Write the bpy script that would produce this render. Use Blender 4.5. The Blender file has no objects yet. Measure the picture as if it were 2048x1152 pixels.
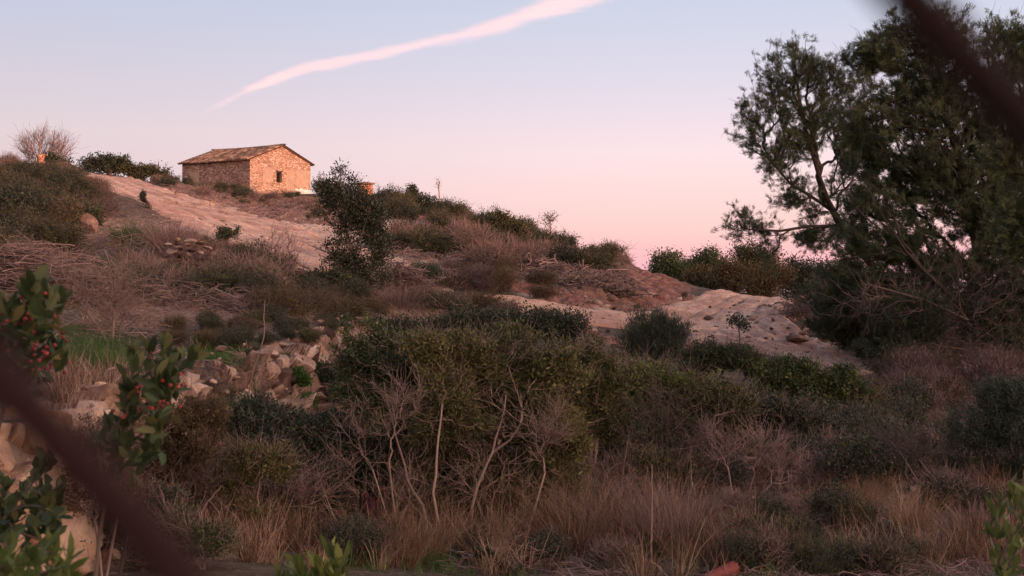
import bpy, math
import numpy as np
from mathutils import Vector

SC = bpy.context.scene
COL = SC.collection
F = 2560.0                       # focal length in pixels of the 2048-wide photograph
# ------------------------------------------------------------------ camera
cd = bpy.data.cameras.new('camera')
cam = bpy.data.objects.new('camera', cd)
COL.objects.link(cam)
SC.camera = cam
cam.location = (0, 0, 0)
cam.rotation_euler = (math.radians(90), 0, 0)
cd.sensor_width = 36.0
cd.lens = 45.0
cd.clip_start = 0.02
cd.clip_end = 30000
cd.dof.use_dof = True
cd.dof.focus_distance = 30.0
cd.dof.aperture_fstop = 11.5

# ------------------------------------------------------------------ sun and sky
SUN_AZ = Vector((0.87, -0.50, 0)).normalized()
SUN_EL = math.radians(4.0)
sund = bpy.data.lights.new('sun', 'SUN')
sund.energy = 3.5
sund.color = (1.0, 0.49, 0.37)
sund.angle = math.radians(2.0)
sun = bpy.data.objects.new('sun', sund)
COL.objects.link(sun)
sdir = Vector((SUN_AZ.x*math.cos(SUN_EL), SUN_AZ.y*math.cos(SUN_EL), math.sin(SUN_EL)))
sun.rotation_euler = sdir.to_track_quat('Z', 'Y').to_euler()

SC.view_settings.view_transform = 'Standard'
SC.view_settings.look = 'None'
SC.view_settings.exposure = 0.1
SC.view_settings.gamma = 1.0
SC.cycles.max_bounces = 5
SC.cycles.diffuse_bounces = 2
SC.cycles.glossy_bounces = 2
SC.cycles.transmission_bounces = 3
SC.cycles.transparent_max_bounces = 6
SC.cycles.volume_bounces = 2


def lin(r, g, b):
    f = lambda c: (c/255/12.92) if c/255 <= 0.04045 else ((c/255+0.055)/1.055)**2.4
    return (f(r), f(g), f(b), 1)


W = bpy.data.worlds.new("World")
SC.world = W
W.use_nodes = True
wt = W.node_tree
for n in list(wt.nodes):
    wt.nodes.remove(n)


class NT:
    """small helper for building node trees"""
    def __init__(s, tree):
        s.t = tree

    def n(s, typ, **kw):
        nd = s.t.nodes.new(typ)
        for k, v in kw.items():
            if k == 'ins':
                for kk, vv in v.items():
                    s.put(nd.inputs[kk], vv)
            else:
                setattr(nd, k, v)
        return nd

    def put(s, sock, v):
        if isinstance(v, bpy.types.NodeSocket):
            s.t.links.new(v, sock)
        elif isinstance(v, bpy.types.Node):
            s.t.links.new(v.outputs[0], sock)
        else:
            sock.default_value = v

    def math(s, op, a, b=0.0, c=0.0, clamp=False):
        nd = s.n('ShaderNodeMath', operation=op, use_clamp=clamp)
        s.put(nd.inputs[0], a)
        s.put(nd.inputs[1], b)
        s.put(nd.inputs[2], c)
        return nd.outputs[0]

    def mix(s, f, a, b, blend='MIX'):
        nd = s.n('ShaderNodeMix', data_type='RGBA', blend_type=blend)
        s.put(nd.inputs[0], f)
        s.put(nd.inputs[6], a)
        s.put(nd.inputs[7], b)
        return nd.outputs[2]

    def ramp(s, f, stops, interp='LINEAR'):
        nd = s.n('ShaderNodeValToRGB')
        cr = nd.color_ramp
        cr.interpolation = interp
        while len(cr.elements) > 1:
            cr.elements.remove(cr.elements[-1])
        cr.elements[0].position = stops[0][0]
        cr.elements[0].color = tuple(stops[0][1])[:3] + (1,)
        for p, c in stops[1:]:
            e = cr.elements.new(p)
            e.color = tuple(c)[:3] + (1,)
        s.put(nd.inputs[0], f)
        return nd.outputs[0]

    def rng(s, v, a, b, c=0.0, d=1.0):
        nd = s.n('ShaderNodeMapRange', clamp=True)
        nd.interpolation_type = 'SMOOTHSTEP'
        for i, x in enumerate((v, a, b, c, d)):
            s.put(nd.inputs[i], x)
        return nd.outputs[0]

    def noise(s, vec, scale, detail=4.0, rough=0.6, dist=0.0):
        nd = s.n('ShaderNodeTexNoise')
        s.put(nd.inputs['Vector'], vec)
        nd.inputs['Scale'].default_value = scale
        nd.inputs['Detail'].default_value = detail
        nd.inputs['Roughness'].default_value = rough
        nd.inputs['Distortion'].default_value = dist
        return nd.outputs[0]


w = NT(wt)
tc = w.n('ShaderNodeTexCoord')
sep = w.n('ShaderNodeSeparateXYZ', ins={0: tc.outputs['Generated']})
dz = w.math('MULTIPLY', w.math('MAXIMUM', sep.outputs[2], 0.0), 1.0/0.8)
Z = lambda z: z/0.8
right = w.ramp(dz, [(Z(0), lin(232, 184, 200)), (Z(.014), lin(245, 186, 196)), (Z(.024), lin(255, 190, 193)),
                    (Z(.047), lin(255, 209, 204)), (Z(.08), lin(254, 220, 218)), (Z(.105), lin(250, 225, 229)),
                    (Z(.16), lin(224, 217, 232)), (Z(.21), lin(206, 211, 229)), (Z(.35), lin(172, 186, 214)), (Z(.6), lin(140, 156, 190)), (1, lin(125, 142, 178))])
left = w.ramp(dz, [(Z(0), lin(215, 184, 196)), (Z(.03), lin(226, 192, 198)), (Z(.07), lin(228, 203, 208)), (Z(.12), lin(224, 208, 213)),
                   (Z(.16), lin(211, 204, 217)), (Z(.21), lin(196, 201, 221)), (Z(.35), lin(168, 178, 206)), (Z(.6), lin(138, 152, 186)), (1, lin(125, 142, 178))])
az = w.rng(sep.outputs[0], -0.42, 0.16)
anti = w.mix(az, left, right)
west = w.ramp(dz, [(0, (4.6, 2.3, 1.45)), (Z(.06), (5.3, 2.9, 2.1)), (Z(.2), (4.8, 3.1, 2.45)), (Z(.45), (2.9, 2.2, 1.9)), (1, (.68, .66, .70))])
dot = w.math('ADD', w.math('MULTIPLY', sep.outputs[0], SUN_AZ.x), w.math('MULTIPLY', sep.outputs[1], SUN_AZ.y))
wf = w.rng(dot, -0.15, 0.9)
sky = w.mix(wf, anti, west)
nish = w.n('ShaderNodeTexSky', sky_type='NISHITA', sun_disc=False, sun_elevation=SUN_EL)
nish.sun_rotation = math.atan2(SUN_AZ.x, SUN_AZ.y)
nish.air_density = 1.0
nish.dust_density = 2.0
nb = w.n('ShaderNodeBackground', ins={0: nish.outputs[0], 1: 0.05})
sb = w.n('ShaderNodeBackground', ins={0: sky, 1: 1.0})
mixw = w.n('ShaderNodeMixShader', ins={0: 0.03, 1: sb.outputs[0], 2: nb.outputs[0]})
out = w.n('ShaderNodeOutputWorld', ins={0: mixw.outputs[0]})


# ------------------------------------------------------------------ helpers
def P(px, py, Y):
    return np.array([(px-1024.0)/F*Y, Y, (576.0-py)/F*Y])


_r = np.random.default_rng(7)
_T3 = _r.random((32, 32, 32))


def n3(p, s=1.0, off=0.0):
    """value noise 0..1"""
    q = np.asarray(p, float)*s + off + 500.0
    i = np.floor(q).astype(int)
    f = q-i
    f = f*f*(3-2*f)
    i0 = i % 32
    i1 = (i+1) % 32
    def g(a, b, c):
        return _T3[a[..., 0], b[..., 1], c[..., 2]]
    fx, fy, fz = f[..., 0], f[..., 1], f[..., 2]
    x00 = g(i0, i0, i0)*(1-fx)+g(i1, i0, i0)*fx
    x10 = g(i0, i1, i0)*(1-fx)+g(i1, i1, i0)*fx
    x01 = g(i0, i0, i1)*(1-fx)+g(i1, i0, i1)*fx
    x11 = g(i0, i1, i1)*(1-fx)+g(i1, i1, i1)*fx
    return (x00*(1-fy)+x10*fy)*(1-fz)+(x01*(1-fy)+x11*fy)*fz


def n2(x, y, s=1.0, off=0.0):
    p = np.stack([np.asarray(x, float)+0*y, np.asarray(y, float)+0*x, 0.37+0*(x+y)], -1)
    return n3(p, s, off)


def fbm2(x, y, s, o=4, off=0.0):
    v = 0
    a = 0.5
    for k in range(o):
        v = v + a*(n2(x, y, s*2**k, off+k*7.3)-0.5)
        a *= 0.5
    return v


def sstep(v, a, b):
    t = np.clip((v-a)/(b-a), 0, 1)
    return t*t*(3-2*t)


class Acc:
    def __init__(s):
        s.V, s.F, s.T, s.n = [], [], [], 0

    def add(s, V, Fc, tint=None, ):
        V = np.asarray(V, float).reshape(-1, 3)
        Fc = np.asarray(Fc, int)
        if len(Fc) == 0:
            return
        s.V.append(V)
        s.F.append(Fc+s.n)
        s.T.append(np.full(len(Fc), 0.5) if tint is None else np.broadcast_to(np.asarray(tint, float), (len(Fc),)))
        s.n += len(V)

    def mesh(s, name, mat, smooth=False, origin=(0, 0, 0)):
        V = np.concatenate(s.V)-np.asarray(origin, float)
        me = bpy.data.meshes.new(name)
        me.vertices.add(len(V))
        me.vertices.foreach_set('co', V.astype(np.float32).ravel())
        li = np.concatenate([f.ravel() for f in s.F])
        sz = np.concatenate([np.full(len(f), f.shape[1]) for f in s.F])
        me.loops.add(len(li))
        me.loops.foreach_set('vertex_index', li.astype(np.int32))
        me.polygons.add(len(sz))
        st = np.concatenate([[0], np.cumsum(sz)[:-1]])
        me.polygons.foreach_set('loop_start', st.astype(np.int32))
        if smooth:
            me.polygons.foreach_set('use_smooth', np.ones(len(sz), bool))
        at = me.attributes.new('tint', 'FLOAT', 'FACE')
        at.data.foreach_set('value', np.concatenate(s.T).astype(np.float32))
        me.materials.append(mat)
        me.update(calc_edges=True)
        return me


def link(name, me, parent=None, loc=(0, 0, 0)):
    o = bpy.data.objects.new(name, me)
    COL.objects.link(o)
    if parent is not None:
        o.parent = parent
    o.location = loc
    return o


def tag(o, label=None, cat=None, group=None, kind=None):
    for k, v in (('label', label), ('category', cat), ('group', group), ('kind', kind)):
        if v:
            o[k] = v
    return o


def empty(name, loc, label, cat, group=None):
    o = bpy.data.objects.new(name, None)
    COL.objects.link(o)
    o.location = Vector([float(c) for c in loc])
    o.empty_display_size = 0.2
    return tag(o, label, cat, group)


def dup(root, loc, rotz, scale, label=None, group=None):
    r = root.copy()
    COL.objects.link(r)
    r.location = Vector([float(c) for c in loc])
    r.rotation_euler = (0, 0, rotz)
    r.scale = scale if isinstance(scale, tuple) else (scale,)*3
    if label:
        r['label'] = label
    if group:
        r['group'] = group
    for ch in list(root.children):
        c = ch.copy()
        COL.objects.link(c)
        c.parent = r
    return r


def norm(v):
    return v/np.maximum(np.linalg.norm(v, axis=-1, keepdims=True), 1e-9)


def tubes(acc, paths, rad, sides=4, tint=None, rng=None):
    paths = np.asarray(paths, float)
    N, Pn, _ = paths.shape
    if N == 0:
        return
    t = np.gradient(paths, axis=1)
    t = norm(t)
    ref = norm(np.array([0.31, 0.77, 0.55])+0.0*t)
    par = np.abs((t*ref).sum(-1, keepdims=True)) > 0.93
    ref = np.where(par, np.array([0.9, -0.3, 0.2]), ref)
    u = norm(np.cross(t, ref))
    v = np.cross(t, u)
    a = np.arange(sides)/sides*2*np.pi
    ring = u[:, :, None]*np.cos(a)[:, None]+v[:, :, None]*np.sin(a)[:, None]
    V = paths[:, :, None]+ring*np.asarray(rad)[:, :, None, None]
    idx = np.arange(N*Pn*sides).reshape(N, Pn, sides)
    q = np.stack([idx[:, :-1], np.roll(idx, -1, 2)[:, :-1], np.roll(idx, -1, 2)[:, 1:], idx[:, 1:]], -1)
    nf = (Pn-1)*sides
    tt = None if tint is None else np.repeat(np.broadcast_to(tint, (N,)), nf)
    acc.add(V.reshape(-1, 3), q.reshape(-1, 4), tt)


def rdir(rng, n, up=0.0):
    d = rng.normal(size=(n, 3))
    d = norm(d)
    d[:, 2] += up
    return norm(d)


def leafq(acc, p, d, L, Wd, rng, tint):
    """rhombic one-face leaves"""
    s = norm(np.cross(d, rdir(rng, len(p))))
    L = np.asarray(L)[:, None] if np.ndim(L) else L
    Wd = np.asarray(Wd)[:, None] if np.ndim(Wd) else Wd
    V = np.stack([p, p+d*L*.5+s*Wd*.5, p+d*L, p+d*L*.5-s*Wd*.5], 1)
    acc.add(V.reshape(-1, 3), np.arange(len(p)*4).reshape(-1, 4), tint)


def leafbig(acc, p, d, L, Wd, rng, tint, fold=0.3):
    """folded two-face pointed leaves with a mid rib"""
    s = norm(np.cross(d, rdir(rng, len(p), 0.5)))
    nrm = norm(np.cross(s, d))
    L = np.broadcast_to(L, (len(p),))[:, None]
    Wd = np.broadcast_to(Wd, (len(p),))[:, None]
    dr = -nrm*L*.12
    V = np.stack([p, p+d*L*.28+s*Wd*.42+nrm*Wd*fold*.4, p+d*L*.66+s*Wd*.45+nrm*Wd*fold*.4+dr*.5, p+d*L+dr,
                  p+d*L*.66-s*Wd*.45+nrm*Wd*fold*.4+dr*.5, p+d*L*.28-s*Wd*.42+nrm*Wd*fold*.4, p+d*L*.45+dr*.2], 1)
    b = np.arange(len(p))[:, None]*7
    f = np.concatenate([b+np.array([[0, 1, 2, 6]]), b+np.array([[0, 6, 4, 5]])])
    f2 = np.concatenate([b+np.array([[6, 2, 3]]), b+np.array([[6, 3, 4]])])
    n0 = acc.n
    acc.add(V.reshape(-1, 3), f, np.tile(tint, 2))
    acc.F.append(f2+n0)
    acc.T.append(np.tile(tint, 2))


def grow(trunks, targets, rng, alpha=0.35, beta=0.5, wig=0.08, K=4, straight=False, attach=0.0):
    """grow a branching skeleton from trunk polylines to every target; returns nodes, parents, connections"""
    pos, par, plen, dr = [], [], [], []
    conns = []
    for tr in trunks:
        tr = np.asarray(tr, float)
        if len(tr) > 3:            # make hand laid trunks a little crooked
            sub = [tr[0]]
            for i in range(len(tr)-1):
                s_ = np.linalg.norm(tr[i+1]-tr[i])
                sub += [(tr[i]+tr[i+1])/2+rng.normal(size=3)*s_*.03, tr[i+1]]
            tr = np.array(sub)
        st = len(pos)
        att = -1
        if st and attach:
            dd0 = np.linalg.norm(np.array(pos[:st])-tr[0], axis=1)
            att = int(np.argmin(dd0)) if dd0.min() < attach else -1
        for i, p in enumerate(tr):
            pos.append(p)
            par.append(att if i == 0 else len(pos)-2)
            plen.append(0 if i == 0 else plen[-1]+np.linalg.norm(p-tr[i-1]))
            d = tr[min(i+1, len(tr)-1)]-tr[max(i-1, 0)]
            dr.append(d/max(np.linalg.norm(d), 1e-9))
        conns.append(([att] if att >= 0 else [])+list(range(st, len(pos))))
    n0 = len(pos)
    M = n0+len(targets)*K
    PS = np.zeros((M, 3))
    PS[:n0] = pos
    PL = np.zeros(M)
    PL[:n0] = plen
    if attach:
        PL[:n0] *= .6
    DR = np.zeros((M, 3))
    DR[:n0] = dr
    PA = np.full(M, -1)
    PA[:n0] = par
    n = n0
    targets = np.asarray(targets, float)
    dd = np.linalg.norm(targets[:, None]-PS[None, :n0], axis=2).min(1)
    for t in targets[np.argsort(dd)]:
        v = t-PS[:n]
        d = np.linalg.norm(v, axis=1)+1e-6
        c = d*(1+beta*(1-(v*DR[:n]).sum(1)/d))+alpha*PL[:n]
        j = int(np.argmin(c))
        D = d[j]
        dirj = DR[j]
        u = v[j]/D
        e = norm(u*0.8+dirj*0.2+np.array([0, 0, .25])*(not straight))
        m0 = norm(dirj*0.6+u*0.6)*D
        m1 = e*D
        ids = [j]
        for k in range(1, K+1):
            s = k/K
            h = (2*s**3-3*s**2+1)*PS[j]+(s**3-2*s**2+s)*m0+(-2*s**3+3*s**2)*t+(s**3-s**2)*m1
            if k < K:
                h = h+rng.normal(size=3)*wig*D*0.5
            PS[n] = h
            PA[n] = ids[-1]
            PL[n] = PL[ids[-1]]+np.linalg.norm(h-PS[ids[-1]])
            q = h-PS[ids[-1]]
            DR[n] = q/max(np.linalg.norm(q), 1e-9)
            ids.append(n)
            n += 1
        conns.append(ids)
    return PS[:n], PA[:n], DR[:n], conns, n0


def radii(PA, conns, ntr, r_root, r_tip):
    n = len(PA)
    wgt = np.zeros(n)
    for c in conns[ntr:]:
        wgt[c[-1]] += 1
    if ntr:
        for c in conns[:ntr]:
            wgt[c[-1]] += 0.5
    for i in range(n-1, -1, -1):
        if PA[i] >= 0:
            wgt[PA[i]] += wgt[i]
    mx = max(wgt.max(), 2)
    p = math.log(max(r_root/r_tip, 1.01))/math.log(mx)
    return r_tip*np.maximum(wgt, 0.7)**p


def skel_mesh(acc, PS, PA, conns, ntr, R, rng, sides=5):
    for c in conns[:ntr]:
        rr = R[c]
        tubes(acc, PS[c][None], rr[None], max(sides, 7), rng.random(1))
    if len(conns) > ntr:
        A = np.array(conns[ntr:])
        rr = R[A].copy()
        rr[:, 0] = np.minimum(rr[:, 0], rr[:, 1]*1.25)
        rr[:, -1] *= 0.7
        tubes(acc, PS[A], rr, sides, rng.random(len(A)))


def blob_points(blobs, n, rng, clump=0.0, shell=0.35, sc=1.6):
    """points in a union of ellipsoids [(centre, radii)], thinned into clumps by noise"""
    vol = np.array([b[1][0]*b[1][1]*b[1][2] for b in blobs])**0.8
    out = []
    got = 0
    while got < n:
        k = rng.choice(len(blobs), size=n*2, p=vol/vol.sum())
        d = rdir(rng, n*2)
        r = rng.random(n*2)**shell
        c = np.array([b[0] for b in blobs])[k]
        rad = np.array([b[1] for b in blobs])[k]
        ol = rng.random(n*2) < .16
        r = np.where(ol, rng.uniform(1.0, 1.42, n*2), r)
        d[:, 2] = np.where(ol & (rng.random(n*2) < .7), np.abs(d[:, 2]), d[:, 2])
        p = c+d*rad*r[:, None]
        if clump > 0:
            keep = n3(p, sc) > clump*rng.random(len(p))**0.4
            p = p[keep]
        out.append(p)
        got += len(p)
    return np.concatenate(out)[:n]


def pxblobs(spec, Y, dy=0.8):
    """(px, py, rx, ry[, dY]) in photograph pixels at depth Y -> ellipsoids in metres"""
    o = []
    for b in spec:
        y = Y+(b[4] if len(b) > 4 else 0)
        o.append((P(b[0], b[1], y), np.array([b[2]/F*y, b[2]/F*y*dy, b[3]/F*y])))
    return o
# ------------------------------------------------------------------ terrain
EDGE_Y = np.array([-5, 0, 9, 11, 14, 17, 19, 21, 24, 30])
EDGE_X = np.array([-4.1, -3.95, -3.45, -3.3, -3.1, -2.7, -2.35, -1.9, -1.2, 0])
H_Y = np.array([-5, 17, 21, 25])
H_H = np.array([1.15, 1.15, 0.7, 0])


def edge_x(y):
    return np.interp(y, EDGE_Y, EDGE_X)


def stepf(x, y):
    s = edge_x(y)-x+0.22*fbm2(x, y, 1.3, 2)
    return np.interp(y, H_Y, H_H)*sstep(s, -0.3, 0.12)


CT = [  # px, py, Y of the ground as the photograph shows or implies it
    (30, 880, 9.2), (250, 790, 11.2), (450, 745, 14), (600, 690, 17), (690, 650, 19.5),
    (60, 720, 14), (250, 700, 15.5), (100, 610, 19), (400, 650, 20), (600, 630, 22), (350, 578, 26), (370, 512, 28.5), (480, 590, 27),
    (200, 560, 27), (0, 560, 22), (0, 450, 35), (-200, 500, 28), (150, 470, 36), (0, 345, 50), (120, 362, 60),
    (300, 450, 45), (180, 385, 62), (440, 495, 40), (560, 545, 34.5), (640, 566, 32), (560, 600, 29), (230, 500, 38),
    (185, 352, 76), (300, 395, 66), (400, 425, 58), (500, 455, 51), (600, 488, 45), (680, 528, 40), (740, 565, 36),
    (290, 366, 78), (380, 380, 82), (430, 405, 70), (500, 420, 72), (600, 445, 62), (700, 490, 52),
    (430, 386, 92), (500, 388, 95), (621, 390, 99), (560, 388, 92), (400, 385, 100), (560, 388, 110), (730, 398, 95), (180, 345, 88), (0, 335, 70), (-300, 330, 70),
    (660, 420, 82), (740, 425, 78), (850, 428, 82), (850, 470, 62), (800, 520, 45), (850, 600, 33), (760, 600, 31),
    (950, 455, 76), (950, 500, 56), (950, 556, 40), (1030, 560, 39), (1080, 488, 68), (1090, 540, 46), (1110, 590, 36), (1200, 518, 60), (1180, 560, 45),
    (1180, 625, 34.5), (1260, 537, 54), (1260, 585, 44), (1260, 640, 35), (1330, 560, 50), (1350, 610, 41), (1430, 597, 45), (1520, 600, 44), (1600, 603, 44),
    (1500, 625, 40), (1420, 655, 36), (1550, 688, 31), (1600, 660, 35), (1660, 640, 38), (1700, 722, 27.5), (1800, 748, 25.5), (1850, 690, 32), (1950, 650, 38),
    (1210, 665, 31), (1100, 660, 29), (1000, 655, 28), (850, 650, 26), (750, 650, 24),
    (800, 720, 22), (1000, 740, 22), (1250, 720, 26), (1400, 760, 22.5),
    (800, 850, 17.5), (1000, 850, 18), (1300, 850, 19), (1600, 820, 20), (1850, 820, 21),
    (700, 1000, 14), (1000, 1000, 14.3), (1300, 1000, 14.3), (1600, 985, 15), (1900, 985, 15),
    (600, 1120, 11.5), (1000, 1130, 11.5), (1400, 1130, 11.5), (1800, 1130, 11.5), (2200, 1000, 14), (2400, 800, 22),
    (400, 1050, 11.5), (250, 1100, 9.5),
]
WT = [  # outside the view: x, y, z
    (-60, 40, 6), (-90, 90, 11), (-45, 20, 2.5), (-20, 8, 0.3), (-40, -10, 1.0), (-10, -12, -1.2), (0, -8, -1.8), (0, 0, -1.7), (1.5, 2, -1.85), (-2, 2, -1.8),
    (0, 5, -2.1), (3, 5, -2.1), (6, 0, -2), (12, 10, -2.2), (20, 18, -2.0), (28, 34, -1.6), (40, 60, -2.5), (60, 30, -2), (30, -10, -2),
    (10, 60, -2.6), (22, 60, -2.8), (2, 60, -1.5), (14, 90, -4), (35, 100, -5), (-2, 85, 2.5), (-8, 110, 5.5), (-20, 130, 6.5), (-45, 120, 9), (5, 130, -3), (30, 160, -7),
    (-30, 200, 2), (60, 200, -8), (-120, 200, 4), (0, 260, -8), (150, 150, -6), (-150, 60, 9), (-3.5, 5.5, -0.75), (-5, 3, -.7),
]
_c = []
for px, py, Y in CT:
    p = P(px, py, Y)
    _c.append(p)
for t in WT:
    _c.append(np.array(t, float))
_c = np.array(_c)
_S = 1.8


def _ker(dx, dy):
    return np.sqrt(dx*dx+dy*dy+_S*_S)


_A = _ker(_c[:, None, 0]-_c[None, :, 0], _c[:, None, 1]-_c[None, :, 1])
_res = _c[:, 2]-stepf(_c[:, 0], _c[:, 1])
_A = _A-np.eye(len(_c))*0.12
_m = _res.mean()
_wt = np.linalg.solve(_A, _res-_m)


def base_z(x, y):
    x = np.asarray(x, float)
    y = np.asarray(y, float)
    sh = x.shape
    xf, yf = x.ravel(), y.ravel()
    o = np.empty(len(xf))
    for a in range(0, len(xf), 40000):
        s = slice(a, a+40000)
        o[s] = _ker(xf[s, None]-_c[None, :, 0], yf[s, None]-_c[None, :, 1]) @ _wt
    return (o+_m).reshape(sh)


def ground_z(x, y):
    x = np.asarray(x, float)
    y = np.asarray(y, float)
    z = base_z(x, y)
    r = np.hypot(x, y-40)
    far = sstep(r, 120, 230)
    z = z*(1-far)+far*(-9+3*fbm2(x, y, 0.01, 3))
    z = z+stepf(x, y)
    # unseen rise added behind and right of the viewer to shade the hollow
    q = x*SUN_AZ.x+y*SUN_AZ.y
    c = -x*SUN_AZ.y+y*SUN_AZ.x
    mk = sstep(q, 70, 118)*(1-sstep(q, 150, 240))*(1-sstep(np.abs(c), 170, 260))
    z = z*(1-mk)+mk*(SHADE_RISE+1.6*(n2(c, q, 0.08)-.5))
    for mx, my, mr, mh in ((8.1, 36.0, 1.7, .55), (7.2, 33.0, 1.0, .25), (2.9, 41.5, 1.6, .35)):
        z = z+mh*np.exp(-((x-mx)**2+(y-my)**2*.35)/mr**2)
    dist = np.hypot(x, y)
    am = np.clip(dist/25, 0.35, 2.2)
    z = z+0.10*am*fbm2(x, y, 0.9, 4)*(1-0.6*path_mask(x, y))
    return z


SHADE_RISE = 11.0  # crest height of the added out-of-view rise that blocks the low sun
# tracks as polylines: x, y, half width
TR_A = [P(165, 345, 90), P(205, 357, 76), P(310, 399, 65), P(405, 433, 57), P(500, 466, 50), P(600, 504, 44), P(690, 545, 39), P(770, 590, 34.5)]
TR_AW = [2.0, 2.7, 3.2, 3.3, 3.3, 3.2, 2.9, 2.0]
TR_B = [P(1560, 603, 52), P(1520, 603, 46), P(1500, 615, 42), P(1440, 650, 36.5), P(1500, 690, 31.5), P(1640, 712, 28.5), P(1780, 742, 25.5), P(1980, 775, 24)]
TR_BW = [1.6, 1.9, 1.9, 1.7, 1.3, 1.1, 1.0, .8]
TR_C = [P(1440, 650, 36.5), P(1330, 655, 35), P(1215, 655, 33.5), P(1080, 625, 33.5), P(960, 600, 33)]
TR_CW = [1.5, 1.3, 1.2, 1.0, .8]


def _catm(pts, wd, n=60):
    pts = np.array([p[:2] for p in pts])
    t = np.linspace(0, len(pts)-1, n)
    i = np.clip(np.floor(t).astype(int), 0, len(pts)-2)
    f = (t-i)[:, None]
    g = lambda k: pts[np.clip(k, 0, len(pts)-1)]
    p0, p1, p2, p3 = g(i-1), g(i), g(i+1), g(i+2)
    c = 0.5*((2*p1)+(-p0+p2)*f+(2*p0-5*p1+4*p2-p3)*f**2+(-p0+3*p1-3*p2+p3)*f**3)
    return c, np.interp(t, np.arange(len(wd)), wd)


TRK = [_catm(TR_A, TR_AW), _catm(TR_B, TR_BW), _catm(TR_C, TR_CW)]


def track_d(x, y, k):
    c, wd = TRK[k]
    x = np.asarray(x, float)
    y = np.asarray(y, float)
    sh = x.shape
    xf, yf = x.ravel(), y.ravel()
    o = np.full(len(xf), 9.0)
    m = np.where((xf > c[:, 0].min()-4) & (xf < c[:, 0].max()+4) & (yf > c[:, 1].min()-4) & (yf < c[:, 1].max()+4))[0]
    for a in range(0, len(m), 30000):
        s = m[a:a+30000]
        d = np.hypot(xf[s, None]-c[None, :, 0], yf[s, None]-c[None, :, 1])/wd[None]
        o[s] = d.min(1)
    return o.reshape(sh)


def path_mask(x, y):
    d = np.minimum(np.minimum(track_d(x, y, 0), track_d(x, y, 1)), track_d(x, y, 2))
    return 1-sstep(d, 0.85, 1.25)


# ------------------------------------------------------------------ materials
def newmat(name):
    m = bpy.data.materials.new(name)
    m.use_nodes = True
    t = m.node_tree
    for n in list(t.nodes):
        t.nodes.remove(n)
    N = NT(t)
    o = N.n('ShaderNodeOutputMaterial')
    return m, N, o


def principled(N, o, col, rough=0.9, bump=None, spec=0.25):
    b = N.n('ShaderNodeBsdfPrincipled', ins={'Base Color': col, 'Roughness': rough})
    b.inputs['Specular IOR Level'].default_value = spec
    if bump is not None:
        N.put(b.inputs['Normal'], bump)
    N.put(o.inputs[0], b.outputs[0])
    return b


def bump(N, h, strength=0.5, dist=0.05, normal=None):
    b = N.n('ShaderNodeBump', ins={'Strength': strength, 'Distance': dist, 'Height': h})
    if normal is not None:
        N.put(b.inputs['Normal'], normal)
    return b.outputs[0]


def foliage_mat(name, c0, c1, c2, transl=0.25, rough=0.55, spec=0.3):
    m, N, o = newmat(name)
    a = N.n('ShaderNodeAttribute', attribute_name='tint')
    tcn = N.n('ShaderNodeTexCoord')
    nz = N.noise(tcn.outputs['Object'], 1.7, 2)
    f = N.math('ADD', N.math('MULTIPLY', a.outputs['Fac'], 0.75), N.math('MULTIPLY', N.math('SUBTRACT', nz, 0.5), 0.8), clamp=True)
    col = N.ramp(f, [(0.0, c0), (0.5, c1), (1.0, c2)])
    b = N.n('ShaderNodeBsdfPrincipled', ins={'Base Color': col, 'Roughness': rough})
    b.inputs['Specular IOR Level'].default_value = spec
    tr = N.n('ShaderNodeBsdfTranslucent', ins={0: col})
    mx = N.n('ShaderNodeMixShader', ins={0: transl, 1: b.outputs[0], 2: tr.outputs[0]})
    N.put(o.inputs[0], mx.outputs[0])
    return m


def bark_mat(name, c0, c1, sc=9.0, rough=0.9):
    m, N, o = newmat(name)
    a = N.n('ShaderNodeAttribute', attribute_name='tint')
    tcn = N.n('ShaderNodeTexCoord')
    nz = N.noise(tcn.outputs['Object'], sc, 5, 0.7)
    f = N.math('ADD', N.math('MULTIPLY', a.outputs['Fac'], 0.5), N.math('MULTIPLY', nz, 0.6), clamp=True)
    col = N.ramp(f, [(0.15, c0), (0.85, c1)])
    principled(N, o, col, rough, bump(N, nz, 0.6, 0.02))
    return m


M = {}
M['pine'] = foliage_mat('pine_needles', (.024, .038, .018), (.060, .084, .034), (.15, .165, .06), .2)
M['pine_dead'] = foliage_mat('pine_dry', (.05, .035, .028), (.11, .075, .055), (.18, .13, .09), .1)
M['pinebark'] = bark_mat('pine_bark', (.022, .015, .012), (.070, .050, .042), 6)
M['oak'] = foliage_mat('dark_leaves', (.016, .023, .012), (.038, .046, .023), (.105, .105, .048), .15)
M['lentisk'] = foliage_mat('lentisk_leaves', (.022, .036, .012), (.056, .078, .022), (.21, .21, .05), .22, .5, .35)
M['olive'] = foliage_mat('olive_green_leaves', (.030, .034, .014), (.082, .080, .030), (.22, .19, .06), .22)
M['blue'] = foliage_mat('blue_green_leaves', (.018, .028, .018), (.038, .054, .034), (.10, .115, .065), .15)
M['grassgreen'] = foliage_mat('green_blades', (.03, .07, .018), (.065, .125, .03), (.15, .20, .055), .35)
M['grassdry'] = foliage_mat('dry_blades', (.06, .028, .020), (.27, .160, .105), (.56, .43, .31), .25, .8, .1)
M['grasstan'] = foliage_mat('tan_blades', (.18, .10, .06), (.36, .22, .12), (.52, .38, .22), .25, .8, .1)
M['lilac'] = foliage_mat('grey_dry_twigs', (.10, .062, .055), (.23, .15, .135), (.42, .30, .27), .1, .9, .1)
M['brown'] = foliage_mat('brown_scrub', (.045, .032, .018), (.11, .080, .042), (.22, .17, .085), .2, .8, .1)
M['twig'] = bark_mat('bare_twigs', (.075, .045, .040), (.34, .225, .195), 5)
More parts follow.
